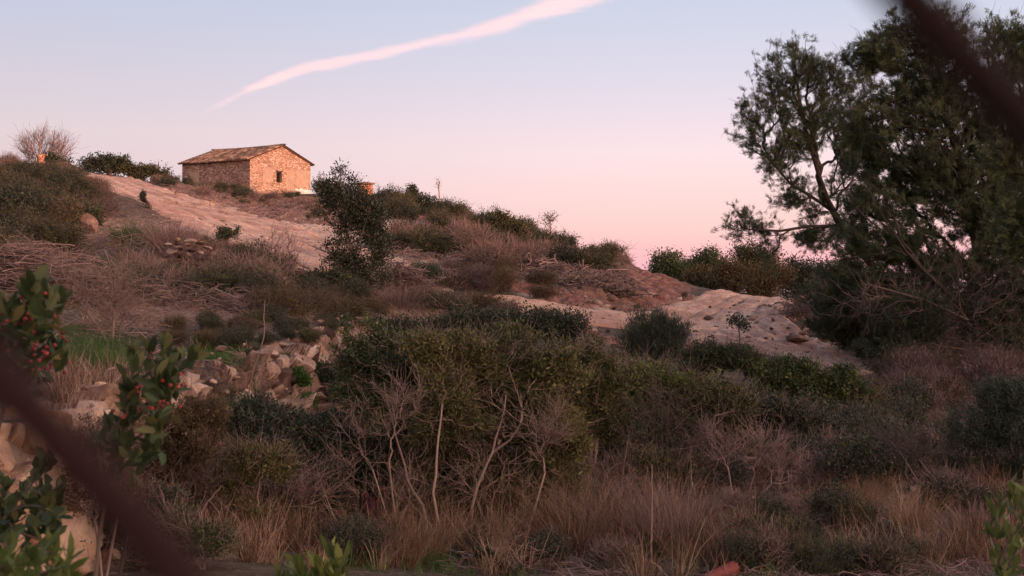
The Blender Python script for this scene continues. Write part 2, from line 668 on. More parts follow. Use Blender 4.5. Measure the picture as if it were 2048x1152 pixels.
M['palebark'] = bark_mat('pale_bark', (.09, .055, .045), (.30, .205, .165), 12)
M['darkbark'] = bark_mat('dark_bark', (.04, .028, .024), (.13, .09, .075), 8)
M['nearleaf'] = foliage_mat('glossy_leaves', (.016, .030, .012), (.048, .070, .026), (.22, .17, .055), .25, .6, .3)
M['yleaf'] = foliage_mat('young_yellow_leaves', (.045, .075, .02), (.11, .14, .035), (.26, .25, .07), .35, .5, .3)


def soil_color(N, pos, which):
    nb_ = N.noise(pos, 0.35, 5, 0.6)
    nm = N.noise(pos, 2.2, 6, 0.7)
    nf = N.noise(pos, 14.0, 5, 0.75)
    vo = N.n('ShaderNodeTexVoronoi', feature='F1')
    N.put(vo.inputs['Vector'], pos)
    vo.inputs['Scale'].default_value = 11.0
    peb = N.rng(vo.outputs['Distance'], 0.33, 0.12)
    pick = N.n('ShaderNodeSeparateColor', ins={0: vo.outputs['Color']})
    pebm = N.math('MULTIPLY', peb, N.rng(pick.outputs[0], 0.62, 0.7))
    h = N.math('ADD', N.math('MULTIPLY', nf, 0.5), N.math('MULTIPLY', nm, 0.8))
    h = N.math('ADD', h, N.math('MULTIPLY', pebm, 0.5))
    return nb_, nm, nf, pebm, h


def ground_mat():
    m, N, o = newmat('hillside_soil')
    g = N.n('ShaderNodeNewGeometry')
    pos = g.outputs['Position']
    nb_, nm, nf, pebm, h = soil_color(N, pos, 0)
    base = N.ramp(nf, [(.30, (.025, .017, .014)), (.5, (.085, .058, .046)), (.70, (.23, .16, .13))])
    lit = N.ramp(nm, [(.32, (.035, .025, .019)), (.5, (.11, .075, .056)), (.68, (.24, .17, .13))])
    col = N.mix(0.5, base, lit)
    gr = N.mix(N.rng(nb_, .5, .66, 0, .55), col, (.085, .080, .035, 1))
    e = N.n('ShaderNodeAttribute', attribute_name='earth')
    r = N.n('ShaderNodeAttribute', attribute_name='red')
    pale = N.ramp(N.math('ADD', N.math('MULTIPLY', nm, .6), N.math('MULTIPLY', nf, .4)), [(.32, (.30, .18, .13)), (.5, (.47, .32, .25)), (.68, (.62, .47, .38))])
    redc = N.ramp(N.math('ADD', N.math('MULTIPLY', nm, .5), N.math('MULTIPLY', nf, .5)), [(.35, (.095, .038, .030)), (.5, (.225, .098, .074)), (.65, (.42, .235, .18))])
    ef = N.math('MULTIPLY', e.outputs['Fac'], N.rng(N.math('ADD', nm, N.math('MULTIPLY', e.outputs['Fac'], .5)), .45, .75), clamp=True)
    col = N.mix(ef, gr, pale)
    rf = N.math('MULTIPLY', r.outputs['Fac'], N.rng(N.math('ADD', nm, N.math('MULTIPLY', r.outputs['Fac'], .6)), .5, .85), clamp=True)
    col = N.mix(rf, col, redc)
    col = N.mix(N.math('MULTIPLY', pebm, .6), col, (.42, .34, .30, 1))
    principled(N, o, col, .95, bump(N, h, 0.9, 0.09), .1)
    return m


def track_mat(name, reddish=0.0):
    m, N, o = newmat(name)
    g = N.n('ShaderNodeNewGeometry')
    pos = g.outputs['Position']
    a = N.n('ShaderNodeAttribute', attribute_name='uvw')      # x across, y along
    mp = N.n('ShaderNodeMapping')
    N.put(mp.inputs['Vector'], a.outputs['Vector'])
    mp.inputs['Scale'].default_value = (4.0, 0.22, 1.0)
    st = N.noise(mp.outputs[0], 1.6, 6, 0.7, 0.2)
    nb_, nm, nf, pebm, h = soil_color(N, pos, 0)
    f = N.math('ADD', N.math('MULTIPLY', st, .34), N.math('ADD', N.math('MULTIPLY', nm, .36), N.math('MULTIPLY', nf, .30)))
    c = [(.40, (.28, .15, .105)), (.48, (.50, .305, .225)), (.57, (.68, .45, .345))]
    if reddish:
        c = [(.36, (.33, .16, .105)), (.47, (.54, .33, .24)), (.60, (.66, .47, .37))]
    col = N.ramp(f, c)
    col = N.mix(N.rng(nb_, .44, .60, 0, .65), col, (.36, .19, .14, 1))
    col = N.mix(N.math('MULTIPLY', pebm, .7), col, (.30, .20, .16, 1))
    hh = N.math('ADD', N.math('MULTIPLY', st, .9), N.math('MULTIPLY', h, 1.2))
    principled(N, o, col, .95, bump(N, hh, 0.8, 0.08), .1)
    return m


def rock_mat(name, c0, c1, c2, moss=0.0, bs=1.0):
    m, N, o = newmat(name)
    g = N.n('ShaderNodeTexCoord')
    pos = g.outputs['Object']
    a = N.n('ShaderNodeAttribute', attribute_name='tint')
    n1 = N.noise(pos, 1.6, 6, .65)
    n2_ = N.noise(pos, 9.0, 6, .75)
    f = N.math('ADD', N.math('MULTIPLY', n1, .5), N.math('MULTIPLY', n2_, .4))
    f = N.math('ADD', f, N.math('MULTIPLY', N.math('SUBTRACT', a.outputs['Fac'], .5), .3))
    col = N.ramp(f, [(.3, c0), (.46, c1), (.62, c2)])
    if moss:
        col = N.mix(N.rng(N.noise(pos, 2.3, 5), .6, .7, 0, moss), col, (.07, .11, .03, 1))
    principled(N, o, col, .92, bump(N, N.math('ADD', n2_, n1), 0.8*bs, 0.05), .15)
    return m


M['ground'] = ground_mat()
M['track'] = track_mat('dry_earth_track')
M['trackred'] = track_mat('orange_earth_track', 1)
M['rock'] = rock_mat('limestone', (.085, .048, .038), (.25, .160, .125), (.47, .34, .27), .0)
M['rockor'] = rock_mat('ochre_stone', (.22, .12, .08), (.44, .28, .19), (.60, .43, .32), .0)


# ------------------------------------------------------------------ ground sheet
def warp(n, inner, outer, c0=0.0, k=3.0):
    t = np.linspace(-1, 1, n)
    a = np.sinh(t*k)/np.sinh(k)
    return c0+np.where(a < 0, -a*inner, a*outer)*1.0


gx = np.concatenate([-np.geomspace(1800, 42, 40), np.linspace(-41, -14, 110), np.linspace(-13.85, 16, 310), np.linspace(16.3, 40, 70), np.geomspace(42, 1800, 60)])
gy = np.concatenate([-np.geomspace(1500, 6, 70), np.linspace(-5, 6.5, 40), 6.5*np.geomspace(1.004, 60/6.5, 560), np.linspace(60.5, 112, 130), np.geomspace(114, 2500, 70)])
GX, GY = np.meshgrid(gx, gy)
GZ = ground_z(GX, GY)
dfar = np.hypot(GX, GY)
# rough clods and hummocks where the photograph has them
red_m = np.zeros_like(GX)
earth_m = np.zeros_like(GX)


def spot(mask, px, py, Y, rx, ry, v=1.0):
    p = P(px, py, Y)
    d = np.hypot((GX-p[0])/rx, (GY-p[1])/ry)
    np.maximum(mask, v*(1-sstep(d, 0.6, 1.15)), out=mask)


for q in [(1290, 570, 47, 1.6, 5), (1330, 590, 44, 1.5, 3.5), (1300, 610, 40, 1.4, 2.5), (1280, 560, 50, 2.2, 5, .9), (1230, 600, 38, 1.6, 2.5, .8), (1000, 570, 38, 1.3, 1.5), (1070, 585, 37, 1.2, 1.6), (1130, 600, 36, 1.0, 1.6),
          (1170, 660, 30, .5, 1.0), (1250, 690, 29, .8, 1.0), (1330, 700, 28, 1.0, 1.5), (880, 440, 76, 3, 5)]:
    spot(red_m, *q)
for q in [(1380, 600, 42, 1.6, 4), (1600, 640, 38, 1.8, 4), (1180, 615, 35, 1.4, 1.3), (1120, 605, 35.5, 1.2, 1.2), (560, 700, 17, 1.0, 2.2, .3), (660, 670, 19, .9, 1.5, .4), (380, 560, 27.5, 1.2, 1.4),
          (480, 440, 62, 6, 8), (600, 465, 56, 4, 8), (380, 400, 72, 4, 8), (640, 440, 66, 6, 10), (880, 625, 31, 2, 2), (780, 630, 28, 1.5, 2), (1750, 760, 24.5, 2, 1.5),
          (1650, 1040, 13.3, 2.0, 2.2, .35), (1850, 1000, 14, 1.5, 1.6, .35), (300, 800, 11, 1.0, 2.0), (250, 500, 40, 3, 8), (820, 520, 46, 3, 7), (1350, 1100, 12, 2, 1.0, .2)]:
    spot(earth_m, *q)
earth_m = np.maximum(earth_m, sstep(stepf(GX, GY), 0.15, 0.4)*(1-sstep(stepf(GX, GY), .75, 1.0))*0.55)
rough = np.maximum(red_m, earth_m*0.6)*(1-path_mask(GX, GY))
face = 4*np.clip(stepf(GX, GY)/1.15, 0, 1)*(1-np.clip(stepf(GX, GY)/1.15, 0, 1))
GZ = GZ+rough*(np.abs(fbm2(GX, GY, 2.6, 5, 3.1))-0.08)*0.6*np.clip(dfar/30, .3, 1.3)
GZ = GZ+red_m*(1-path_mask(GX, GY))*(0.16*(n2(GX, GY, 2.3, 4.0)-.5)+0.14*(n2(GX, GY, 4.1, 9.0)-.5))
GZ = GZ+face*(0.22*fbm2(GX, GY, 2.4, 4, 8.0)+0.10*(n2(GX, GY, 5.0, 2.0)-.5))
ny, nx = GX.shape
ga = Acc()
ix = np.arange(nx*ny).reshape(ny, nx)
q = np.stack([ix[:-1, :-1], ix[:-1, 1:], ix[1:, 1:], ix[1:, :-1]], -1).reshape(-1, 4)
ga.add(np.stack([GX, GY, GZ], -1).reshape(-1, 3), q)
gme = ga.mesh('ground', M['ground'], smooth=True)
for nm_, ar in (('earth', earth_m), ('red', red_m)):
    at = gme.attributes.new(nm_, 'FLOAT', 'POINT')
    at.data.foreach_set('value', ar.ravel().astype(np.float32))
tag(link('ground', gme), 'brown scrub covered hillside and hollow', 'ground', kind='structure')


def gz_mesh(x, y):
    """height of the finished ground sheet (bilinear)"""
    x = np.atleast_1d(np.asarray(x, float))
    y = np.atleast_1d(np.asarray(y, float))
    i = np.clip(np.searchsorted(gx, x)-1, 0, nx-2)
    j = np.clip(np.searchsorted(gy, y)-1, 0, ny-2)
    fx = (x-gx[i])/(gx[i+1]-gx[i])
    fy = (y-gy[j])/(gy[j+1]-gy[j])
    return (GZ[j, i]*(1-fx)+GZ[j, i+1]*fx)*(1-fy)+(GZ[j+1, i]*(1-fx)+GZ[j+1, i+1]*fx)*fy


def gp(px, Y, dz=0.0):
    x = (px-1024.0)/F*Y
    return np.array([x, Y, float(gz_mesh(x, Y)[0])+dz])


# ------------------------------------------------------------------ tracks
def track(k, name, mat, label, rut=0.05, berm=0.12, lump=.03):
    c, wd = TRK[k]
    s = np.linspace(0, len(c)-1, 420)
    cx = np.interp(s, np.arange(len(c)), c[:, 0])
    cy = np.interp(s, np.arange(len(c)), c[:, 1])
    w_ = np.interp(s, np.arange(len(c)), wd)
    tx, ty = np.gradient(cx), np.gradient(cy)
    l = np.hypot(tx, ty)
    nxx, nyy = -ty/l, tx/l
    al = np.concatenate([[0], np.cumsum(np.hypot(np.diff(cx), np.diff(cy)))])
    u = np.linspace(-1.3, 1.3, 71)
    X = cx[:, None]+nxx[:, None]*u[None]*w_[:, None]
    Y = cy[:, None]+nyy[:, None]*u[None]*w_[:, None]
    Zz = gz_mesh(X.ravel(), Y.ravel()).reshape(X.shape)
    au = np.abs(u)[None]+0.30*fbm2(X, Y, .9, 3, 9)
    lift = 0.07*(1-sstep(au, .85, 1.05))-0.10*sstep(au, .95, 1.15)
    ends = np.minimum(np.arange(len(s)), np.arange(len(s))[::-1])/22.0
    lift = lift-0.12*(1-np.clip(ends, 0, 1))[:, None]
    sa = np.repeat(al[:, None], len(u), 1)*0.22
    for uc in (-.52, -.2, .18, .5):
        lift = lift-rut*np.exp(-((u[None]-uc-0.10*(n2(sa, sa*0, 1, uc*9)-.5))/.07)**2)*(0.4+n2(sa, sa*0+uc*3, 1.7))
    lift = lift+0.022*np.abs(fbm2(u[None]*9+0*X, al[:, None]*.35+0*X, 1.0, 4, 5))+0.05*(n2(X, Y, 1.9, 6.0)-.5)+0.03*(n2(X, Y, 4.3, 1.0)-.5)+lump*np.abs(fbm2(X, Y, 3.0, 4, 2))*2+berm*np.exp(-((np.abs(u)[None]-.98)/.10)**2)*n2(X, Y, 1.1)
    a = Acc()
    ix = np.arange(X.size).reshape(X.shape)
    q = np.stack([ix[:-1, :-1], ix[:-1, 1:], ix[1:, 1:], ix[1:, :-1]], -1).reshape(-1, 4)
    a.add(np.stack([X, Y, Zz+lift], -1).reshape(-1, 3), q)
    me = a.mesh(name, mat, smooth=True)
    at = me.attributes.new('uvw', 'FLOAT_VECTOR', 'POINT')
    at.data.foreach_set('vector', np.stack([u[None]*w_[:, None], al[:, None]+0*X, 0*X], -1).astype(np.float32).ravel())
    tag(link(name, me), label, 'track', kind='structure')


track(0, 'dirt_track', M['track'], 'wide pale pinkish dirt track climbing the hill below the stone house', .09, .14, .035)
track(1, 'dirt_path', M['track'], 'pale dirt path coming over the low crest near the big pine', .07, .16, .075)
track(2, 'earth_path', M['trackred'], 'orange earth path crossing below the red bank', .05, .12, .07)
# ------------------------------------------------------------------ rocks and dry stone walls
import bmesh as _bm
_b = _bm.new()
_bm.ops.create_icosphere(_b, subdivisions=4, radius=1.0)
ICO_V = np.array([v.co[:] for v in _b.verts])
ICO_F = np.array([[v.index for v in f.verts] for f in _b.faces])
_b.free()
_b = _bm.new()
_bm.ops.create_icosphere(_b, subdivisions=2, radius=1.0)
ICO2_V = np.array([v.co[:] for v in _b.verts])
ICO2_F = np.array([[v.index for v in f.verts] for f in _b.faces])
_b.free()


def rock(acc, c, size, rng, planes=13, hi=True, rotz=None, rough=.06, tilt=.25, cut=(.42, .8)):
    V = (ICO_V if hi else ICO2_V).copy()
    for _ in range(planes):
        d = rdir(rng, 1)[0]
        h = rng.uniform(*cut)
        k = V @ d
        V = V-np.maximum(k-h, 0)[:, None]*d
    if hi:
        V = V*(1+rough*1.5*(n3(V, 2.5, rng.random()*50)-.5)[:, None]*2+rough*1.0*(np.abs(n3(V, 6.0, rng.random()*50)-.5)*2-.5)[:, None]*2+rough*.5*(n3(V, 14.0, rng.random()*50)-.5)[:, None]*2)
    V = V*np.asarray(size)
    a = rng.uniform(0, 6.28) if rotz is None else rotz
    b = rng.normal()*tilt
    R = np.array([[math.cos(a), -math.sin(a), 0], [math.sin(a), math.cos(a), 0], [0, 0, 1]]) @ np.array([[1, 0, 0], [0, math.cos(b), -math.sin(b)], [0, math.sin(b), math.cos(b)]])
    acc.add(V @ R.T+np.asarray(c), ICO_F if hi else ICO2_F, rng.random())


def stone_wall(name, label, pts, hs, sw, sh, thick, seed, mat=None, ztop=None):
    """dry stone wall along pts [(x, y)], hs heights"""
    rng = np.random.default_rng(seed)
    pts = np.array(pts, float)
    seg = np.concatenate([[0], np.cumsum(np.hypot(*np.diff(pts, axis=0).T))])
    a = Acc()
    L = seg[-1]
    ang0 = math.atan2(pts[-1, 1]-pts[0, 1], pts[-1, 0]-pts[0, 0])
    hmax = max(hs)
    z = 0
    while z < hmax:
        ch = sh*rng.uniform(.75, 1.3)
        s = rng.uniform(0, sw)
        while s < L:
            w_ = sw*rng.uniform(.55, 1.5)
            x = np.interp(s+w_/2, seg, pts[:, 0])
            y = np.interp(s+w_/2, seg, pts[:, 1])
            h = np.interp(s, seg, hs)*(0.85+.3*n2(s, 0, 2.0, seed))
            gz = float(gz_mesh(x, y)[0]) if ztop is None else np.interp(s, seg, ztop)-np.interp(s, seg, hs)
            if z < h:
                rock(a, (x+rng.normal()*.03, y+rng.normal()*.03, gz+z+ch/2-.05), (w_*.56, thick*rng.uniform(.8, 1.1), ch*.60), rng, 10, False, ang0+rng.normal()*.12, tilt=.12, cut=(.32, .7))
            s += w_
        z += ch
    o = link(name, a.mesh(name, mat or M['rock']))
    return tag(o, label, 'wall')


def boulder(label, px, py, Y, size, seed, name='boulder', mat=None, group=None, planes=14, rotz=None, sink=0.0, cut=(.4, .8)):
    rng = np.random.default_rng(seed)
    a = Acc()
    c = P(px, py, Y)
    rock(a, (0, 0, -sink), size, rng, planes, True, rotz, cut=cut)
    o = link(name, a.mesh(name, mat or M['rock']), loc=tuple(float(v) for v in c))
    return tag(o, label, 'rock', group)


def stones_face(name, label, pts3, smin, smax, seed, mat=None, cat='wall', spread=.1, hi=False, kind=None):
    """loose rocks at given 3d places joined as the surface of one rock face"""
    rng = np.random.default_rng(seed)
    a = Acc()
    for p in pts3:
        s = rng.uniform(smin, smax)
        rock(a, p+rng.normal(size=3)*spread, (s*rng.uniform(.8, 1.5), s*rng.uniform(.6, 1), s*rng.uniform(.5, .9)), rng, 12, hi, cut=(.28, .62))
    o = link(name, a.mesh(name, mat or M['rock']))
    return tag(o, label, cat, kind=kind)


M['rockred'] = rock_mat('red_rubble', (.10, .045, .035), (.22, .12, .095), (.40, .27, .22))
# near terrace wall at the left edge
ys = np.linspace(7.6, 12.6, 12)
wz = np.interp(ys, [7.6, 9, 11, 12.6], [-.98, -1.02, -.95, -.9])
# second one higher up the slope
pl = [gp(322, 27.2), gp(360, 26.9), gp(400, 26.8), gp(445, 27.3), gp(480, 28)]
stone_wall('dry_stone_wall', 'small crumbling dry stone wall below the grey feathery bushes', [(p[0], p[1]) for p in pl], [.75, .95, .9, .7, .4], .20, .12, .2, 5)

# rock faces of the terrace: cracked, bedded rock built as one thick displaced shell
def rockface(name, label, y0, y1, top_dz, foot_dz, cell, amp, mat, seed, inset=.7, outset=.55, nu=200, nv=130, fade=.5):
    rng = np.random.default_rng(seed)
    s = np.linspace(y0, y1, nu)
    ex = edge_x(s)
    L = y1-y0
    t = np.linspace(0, 1, nv)
    # profile: from behind the lip, over it, down the face to the foot
    px_ = np.interp(t, [0, .18, .30, .45, .8, 1], [-inset, -inset*.45, 0, .10, outset*.7, outset])
    ztop = gz_mesh(ex-.8, s)
    zfoot = gz_mesh(ex+.75, s)
    X = ex[:, None]+px_[None]
    Y = s[:, None]+0*X
    zt = ztop[:, None]+top_dz*np.sin(np.pi*np.clip((s-y0)/L, 0, 1))[:, None]**.5
    zf = zfoot[:, None]+foot_dz
    fr = np.interp(t, [0, .18, .30, .45, .8, 1], [1.0, 1.0, .95, .72, .15, 0])[None]
    Zz = zf+(zt-zf)*fr
    Zz = Zz-np.where(t < .1, (0.1-t)/.1*.25, 0)[None]
    Pt = np.stack([X, Y, Zz], -1)
    seeds = np.stack([rng.uniform(X.min(), X.max(), 420), rng.uniform(y0, y1, 420), rng.uniform(Zz.min(), Zz.max(), 420)], -1)
    n_s = int(min(420, max(40, L*2.2/cell**2)))
    seeds = seeds[:n_s]
    W_ = Pt.reshape(-1, 3)+.30*cell*np.stack([n3(Pt.reshape(-1, 3), 2/cell/2, o) for o in (1, 5, 9)], -1)
    sc_ = np.array([.8, 1, 1.7])
    d = np.linalg.norm((W_[:, None]-seeds[None])*sc_, axis=2)
    o = np.argsort(d, 1)[:, :2]
    r = np.arange(len(W_))
    d1, d2 = d[r, o[:, 0]], d[r, o[:, 1]]
    off = rng.normal(size=n_s)*.42
    til = rng.normal(size=(n_s, 3))*.55
    k = o[:, 0]
    h = off[k]*.8+((W_-seeds[k])*til[k]).sum(1)/cell*.9
    crack = 1-sstep(d2-d1, 0, cell*.13)
    h = h-crack*.9+.5*(np.abs(n3(W_, 5.0, 3)-.5)*2-.5)+.25*(n3(W_, 13.0, 7)-.5)
    ends = np.minimum(s-y0, y1-s)/fade
    m = np.repeat(np.clip(ends, 0, 1)[:, None], nv, 1).ravel()*np.tile(sstep(t, .05, .25), nu)
    nrm = np.stack([np.interp(t, [0, .3, .5, 1], [0, .5, .95, .9]), -.25+0*t, np.interp(t, [0, .3, .5, 1], [1, .8, .3, .35])], -1)
    nrm = np.tile(norm(nrm), (nu, 1))
    V = Pt.reshape(-1, 3)+nrm*(h*amp*m)[:, None]
    V[:, 2] -= (1-np.repeat(np.clip(ends, 0, 1), nv))*.35
    a = Acc()
    ix = np.arange(nu*nv).reshape(nu, nv)
    q = np.stack([ix[:-1, :-1], ix[1:, :-1], ix[1:, 1:], ix[:-1, 1:]], -1).reshape(-1, 4)
    tt = (rng.random(n_s)[k]*(1-crack*.8)).reshape(nu, nv)[:-1, :-1].ravel()
    a.add(V, q, tt)
    return tag(link(name, a.mesh(name, mat)), label, 'rock')


rockface('rock_outcrop', 'large pinkish rock outcrop with green tufts on its face, left of the centre thicket', 14.6, 18.6, -.03, -.1, .115, .11, M['rock'], 11)
rockface('rock_bank', 'ochre rock bank of the terrace edge crossed by the blurred wire at the lower left', 7.4, 11.6, .05, -.1, .34, .13, M['rockor'], 14)
rockface('eroded_bank', 'eroded stony bank between the ochre rock bank and the rock outcrop', 11.2, 15.0, -.02, -.1, .16, .09, M['rock'], 17)
rockface('eroded_bank', 'low crumbling bank right behind the rock outcrop', 18.2, 21.2, -.02, -.1, .22, .10, M['rockor'], 18)

boulder('flat topped pinkish boulder crowning the rock outcrop', 560, 694, 16.6, (.36, .3, .09), 21, rotz=.1)
boulder('rounded pale boulder above the outcrop at the edge of the big shrub', 668, 672, 18.8, (.26, .3, .24), 22, mat=M['rockor'])
boulder('angular orange stone between the green tufts and the outcrop', 632, 700, 17.6, (.20, .22, .14), 23, mat=M['rockor'])
boulder('pale stone half buried in the slope above the dirt track verge', 176, 446, 34, (.22, .3, .52), 24, mat=M['rock'])
boulder('grey boulder at the foot of the rubble mound beside the dirt path', 1595, 678, 30.5, (.28, .34, .11), 25, cut=(.6, .9))
boulder('small ochre boulder on the terrace lip under the bare twigs', 850, 622, 29.5, (.34, .3, .13), 26, mat=M['rockor'])
boulder('pinkish stone lying on the terrace lip behind the berry sprig', 300, 792, 11.2, (.28, .3, .15), 27)
boulder('pale rounded stone at the terrace lip below the grass patch', 385, 778, 12.6, (.20, .2, .12), 28)
boulder('whitish stone at the left end of the green weeds', 440, 742, 14.2, (.16, .2, .10), 29)

rng = np.random.default_rng(5)
fp = []
for k in range(320):
    y = rng.uniform(10.5, 20.5)
    fp.append((edge_x(y)+rng.uniform(-.25, .65), y, 0))
fp = np.array(fp)
fp[:, 2] = gz_mesh(fp[:, 0], fp[:, 1])+.02
stones_face('fallen_rubble', 'tumbled stones of the collapsed terrace edge running to the outcrop', fp, .02, .085, 6, cat='rubble', kind='stuff')
fp = []
for k in range(520):
    p = gp(rng.uniform(1540, 1680), rng.uniform(30.5, 40))
    p[2] += rng.uniform(-.03, .05)
    fp.append(p)
stones_face('rubble', 'reddish brown rubble mound on the right side of the dirt path', fp, .02, .13, 8, M['rockred'], cat='rubble', kind='stuff')
fp = [gp(rng.uniform(60, 110), rng.uniform(58, 61), rng.uniform(0, .35)) for k in range(60)]
stones_face('collapsed_wall', 'low heap of pale fallen masonry beside the ruined pillar', fp, .12, .3, 9, M['rockor'])

# ------------------------------------------------------------------ stone house
def masonry_mat(name, mortar, c0, c1, c2, plaster, pm):
    m, N, o = newmat(name)
    g = N.n('ShaderNodeTexCoord')
    pos = g.outputs['Object']
    wn = N.n('ShaderNodeTexNoise')
    N.put(wn.inputs['Vector'], pos)
    wn.inputs['Scale'].default_value = 2.5
    off = N.n('ShaderNodeVectorMath', operation='MULTIPLY_ADD')
    N.put(off.inputs[0], wn.outputs['Color'])
    off.inputs[1].default_value = (.25, .25, .25)
    N.put(off.inputs[2], pos)
    mp = N.n('ShaderNodeMapping')
    N.put(mp.inputs['Vector'], off.outputs[0])
    mp.inputs['Scale'].default_value = (1, 1, 1.5)
    v1 = N.n('ShaderNodeTexVoronoi', feature='F1')
    v2 = N.n('ShaderNodeTexVoronoi', feature='DISTANCE_TO_EDGE')
    for v in (v1, v2):
        N.put(v.inputs['Vector'], mp.outputs[0])
        v.inputs['Scale'].default_value = 4.2
    sc = N.n('ShaderNodeSeparateColor', ins={0: v1.outputs['Color']})
    nf = N.noise(pos, 12, 5, .7)
    cf = N.math('ADD', N.math('MULTIPLY', sc.outputs[0], .7), N.math('MULTIPLY', nf, .35))
    col = N.ramp(cf, [(.15, c0), (.5, c1), (.9, c2)])
    edge = N.rng(v2.outputs['Distance'], .02, .10)
    big = N.noise(pos, .55, 4, .6)
    mort = N.mix(N.rng(big, .42, .6), mortar, tuple(x*.55 for x in mortar[:3])+(1,))
    col = N.mix(edge, mort, col)
    pf = N.rng(N.noise(pos, .8, 5, .65), pm, pm+.06)
    col = N.mix(pf, col, plaster)
    col = N.mix(N.rng(N.noise(pos, .9, 6, .7), .55, .75, 0, .35), col, (.10, .07, .05, 1))
    h = N.math('MULTIPLY', edge, N.math('SUBTRACT', 1.0, pf))
    principled(N, o, col, .95, bump(N, N.math('ADD', h, N.math('MULTIPLY', nf, .3)), 1.0, .10), .1)
    return m


M['wall_g'] = masonry_mat('gable_rubble_masonry', (.60, .38, .27, 1), (.30, .16, .105), (.48, .285, .19), (.62, .42, .30), (.56, .36, .25, 1), .62)
M['wall_l'] = masonry_mat('side_rubble_masonry', (.42, .26, .20, 1), (.20, .10, .075), (.38, .21, .155), (.55, .36, .28), (.46, .29, .23, 1), .62)


def simple_mat(name, c0, c1, sc=6.0, rough=.9, b=.4, spec=.2):
    m, N, o = newmat(name)
    g = N.n('ShaderNodeTexCoord')
    a = N.n('ShaderNodeAttribute', attribute_name='tint')
    nz = N.noise(g.outputs['Object'], sc, 6, .7)
    f = N.math('ADD', N.math('MULTIPLY', nz, .8), N.math('MULTIPLY', N.math('SUBTRACT', a.outputs['Fac'], .5), .5))
    col = N.ramp(f, [(.25, c0), (.65, c1)])
    principled(N, o, col, rough, bump(N, nz, b, .03), spec)
    return m


M['tile'] = simple_mat('clay_tiles', (.15, .08, .055), (.44, .26, .18), 5)
M['plaster_w'] = simple_mat('whitewash', (.52, .42, .36), (.85, .76, .68), 3)
M['plaster_g'] = simple_mat('grey_ochre_render', (.30, .20, .14), (.46, .32, .22), 2.2)
M['wood'] = simple_mat('weathered_wood', (.05, .03, .025), (.15, .09, .07), 8)
M['brick'] = simple_mat('orange_brick', (.30, .12, .07), (.56, .28, .17), 7)
M['rust'] = simple_mat('rusty_metal', (.035, .010, .010), (.11, .035, .030), 25, .75)
M['wire'] = simple_mat('red_brown_wire', (.008, .0035, .0035), (.022, .009, .008), 60, .8, .3, .15)
M['burnt'] = simple_mat('dark_red_bark', (.022, .009, .009), (.075, .025, .022), 12)
M['terracotta'] = simple_mat('terracotta', (.13, .032, .028), (.30, .085, .07), 14, .75)
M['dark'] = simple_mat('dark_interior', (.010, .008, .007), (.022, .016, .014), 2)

HO = np.array([-19.45, 95.0, 0])
hg = np.array([.66, .75, 0])
hl = np.array([-.853, .522, 0])
EAVE, RIDGE, BASE = 9.60, 10.78, 5.2
GW, LL, RX = 5.77, 7.0, 3.04
house = empty('stone_house', (HO[0], HO[1], BASE), 'small old stone farmhouse with a clay tile roof on top of the hill', 'house')
hb = np.array([HO[0], HO[1], BASE])


def hp(a, b, z, outg=0.0, outl=0.0):
    """a along the gable, b along the long wall; outg/outl push outward from the gable / the long wall"""
    ng = np.array([.75, -.66, 0])
    nl = np.array([-.522, -.853, 0])
    return HO+hg*a+hl*b+np.array([0, 0, z])+ng*outg+nl*outl-hb


def polym(name, mat, verts, faces, parent, loc=(0, 0, 0)):
    me = bpy.data.meshes.new(name)
    me.from_pydata([tuple(v) for v in verts], [], faces)
    me.materials.append(mat)
    at = me.attributes.new('tint', 'FLOAT', 'FACE')
    at.data.foreach_set('value', np.full(len(me.polygons), .5, np.float32))
    me.update()
    return link(name, me, parent, loc)


# gable wall with a real window opening
wx0, wx1, wz0, wz1 = 2.46, 2.98, 8.00, 8.80
topz = lambda a: EAVE+(RIDGE-EAVE)*(a/RX if a < RX else (GW-a)/(GW-RX))
V, Fc = [], []


def vq(*pts):
    b = len(V)
    V.extend(pts)
    Fc.append(tuple(range(b, b+len(pts))))


for a0, a1 in ((0, wx0), (wx1, GW)):
    if a0 < RX < a1:
        vq(hp(a0, 0, BASE), hp(a1, 0, BASE), hp(a1, 0, topz(a1)), hp(RX, 0, RIDGE), hp(a0, 0, topz(a0)))
    else:
        vq(hp(a0, 0, BASE), hp(a1, 0, BASE), hp(a1, 0, topz(a1)), hp(a0, 0, topz(a0)))
vq(hp(wx0, 0, BASE), hp(wx1, 0, BASE), hp(wx1, 0, wz0), hp(wx0, 0, wz0))
vq(hp(wx0, 0, wz1), hp(wx1, 0, wz1), hp(wx1, 0, topz(wx1)), hp(RX, 0, RIDGE), hp(wx0, 0, topz(wx0)))
T = .42
for (a0, z0), (a1, z1) in (((wx0, wz0), (wx1, wz0)), ((wx1, wz0), (wx1, wz1)), ((wx1, wz1), (wx0, wz1)), ((wx0, wz1), (wx0, wz0))):
    vq(hp(a0, 0, z0), hp(a1, 0, z1), hp(a1, 0, z1, -T), hp(a0, 0, z0, -T))
gab = polym('gable_wall', M['wall_g'], V, Fc, house)
V, Fc = [], []
vq(hp(0, LL, BASE), hp(0, 0, BASE), hp(0, 0, EAVE), hp(0, LL, EAVE))
polym('side_wall', M['wall_l'], V, Fc, house)
V, Fc = [], []
vq(hp(GW, 0, BASE), hp(GW, LL, BASE), hp(GW, LL, EAVE), hp(GW, 0, EAVE))
vq(hp(GW, LL, BASE), hp(0, LL, BASE), hp(0, LL, EAVE), hp(RX, LL, RIDGE), hp(GW, LL, EAVE))
polym('rear_wall', M['wall_l'], V, Fc, house)
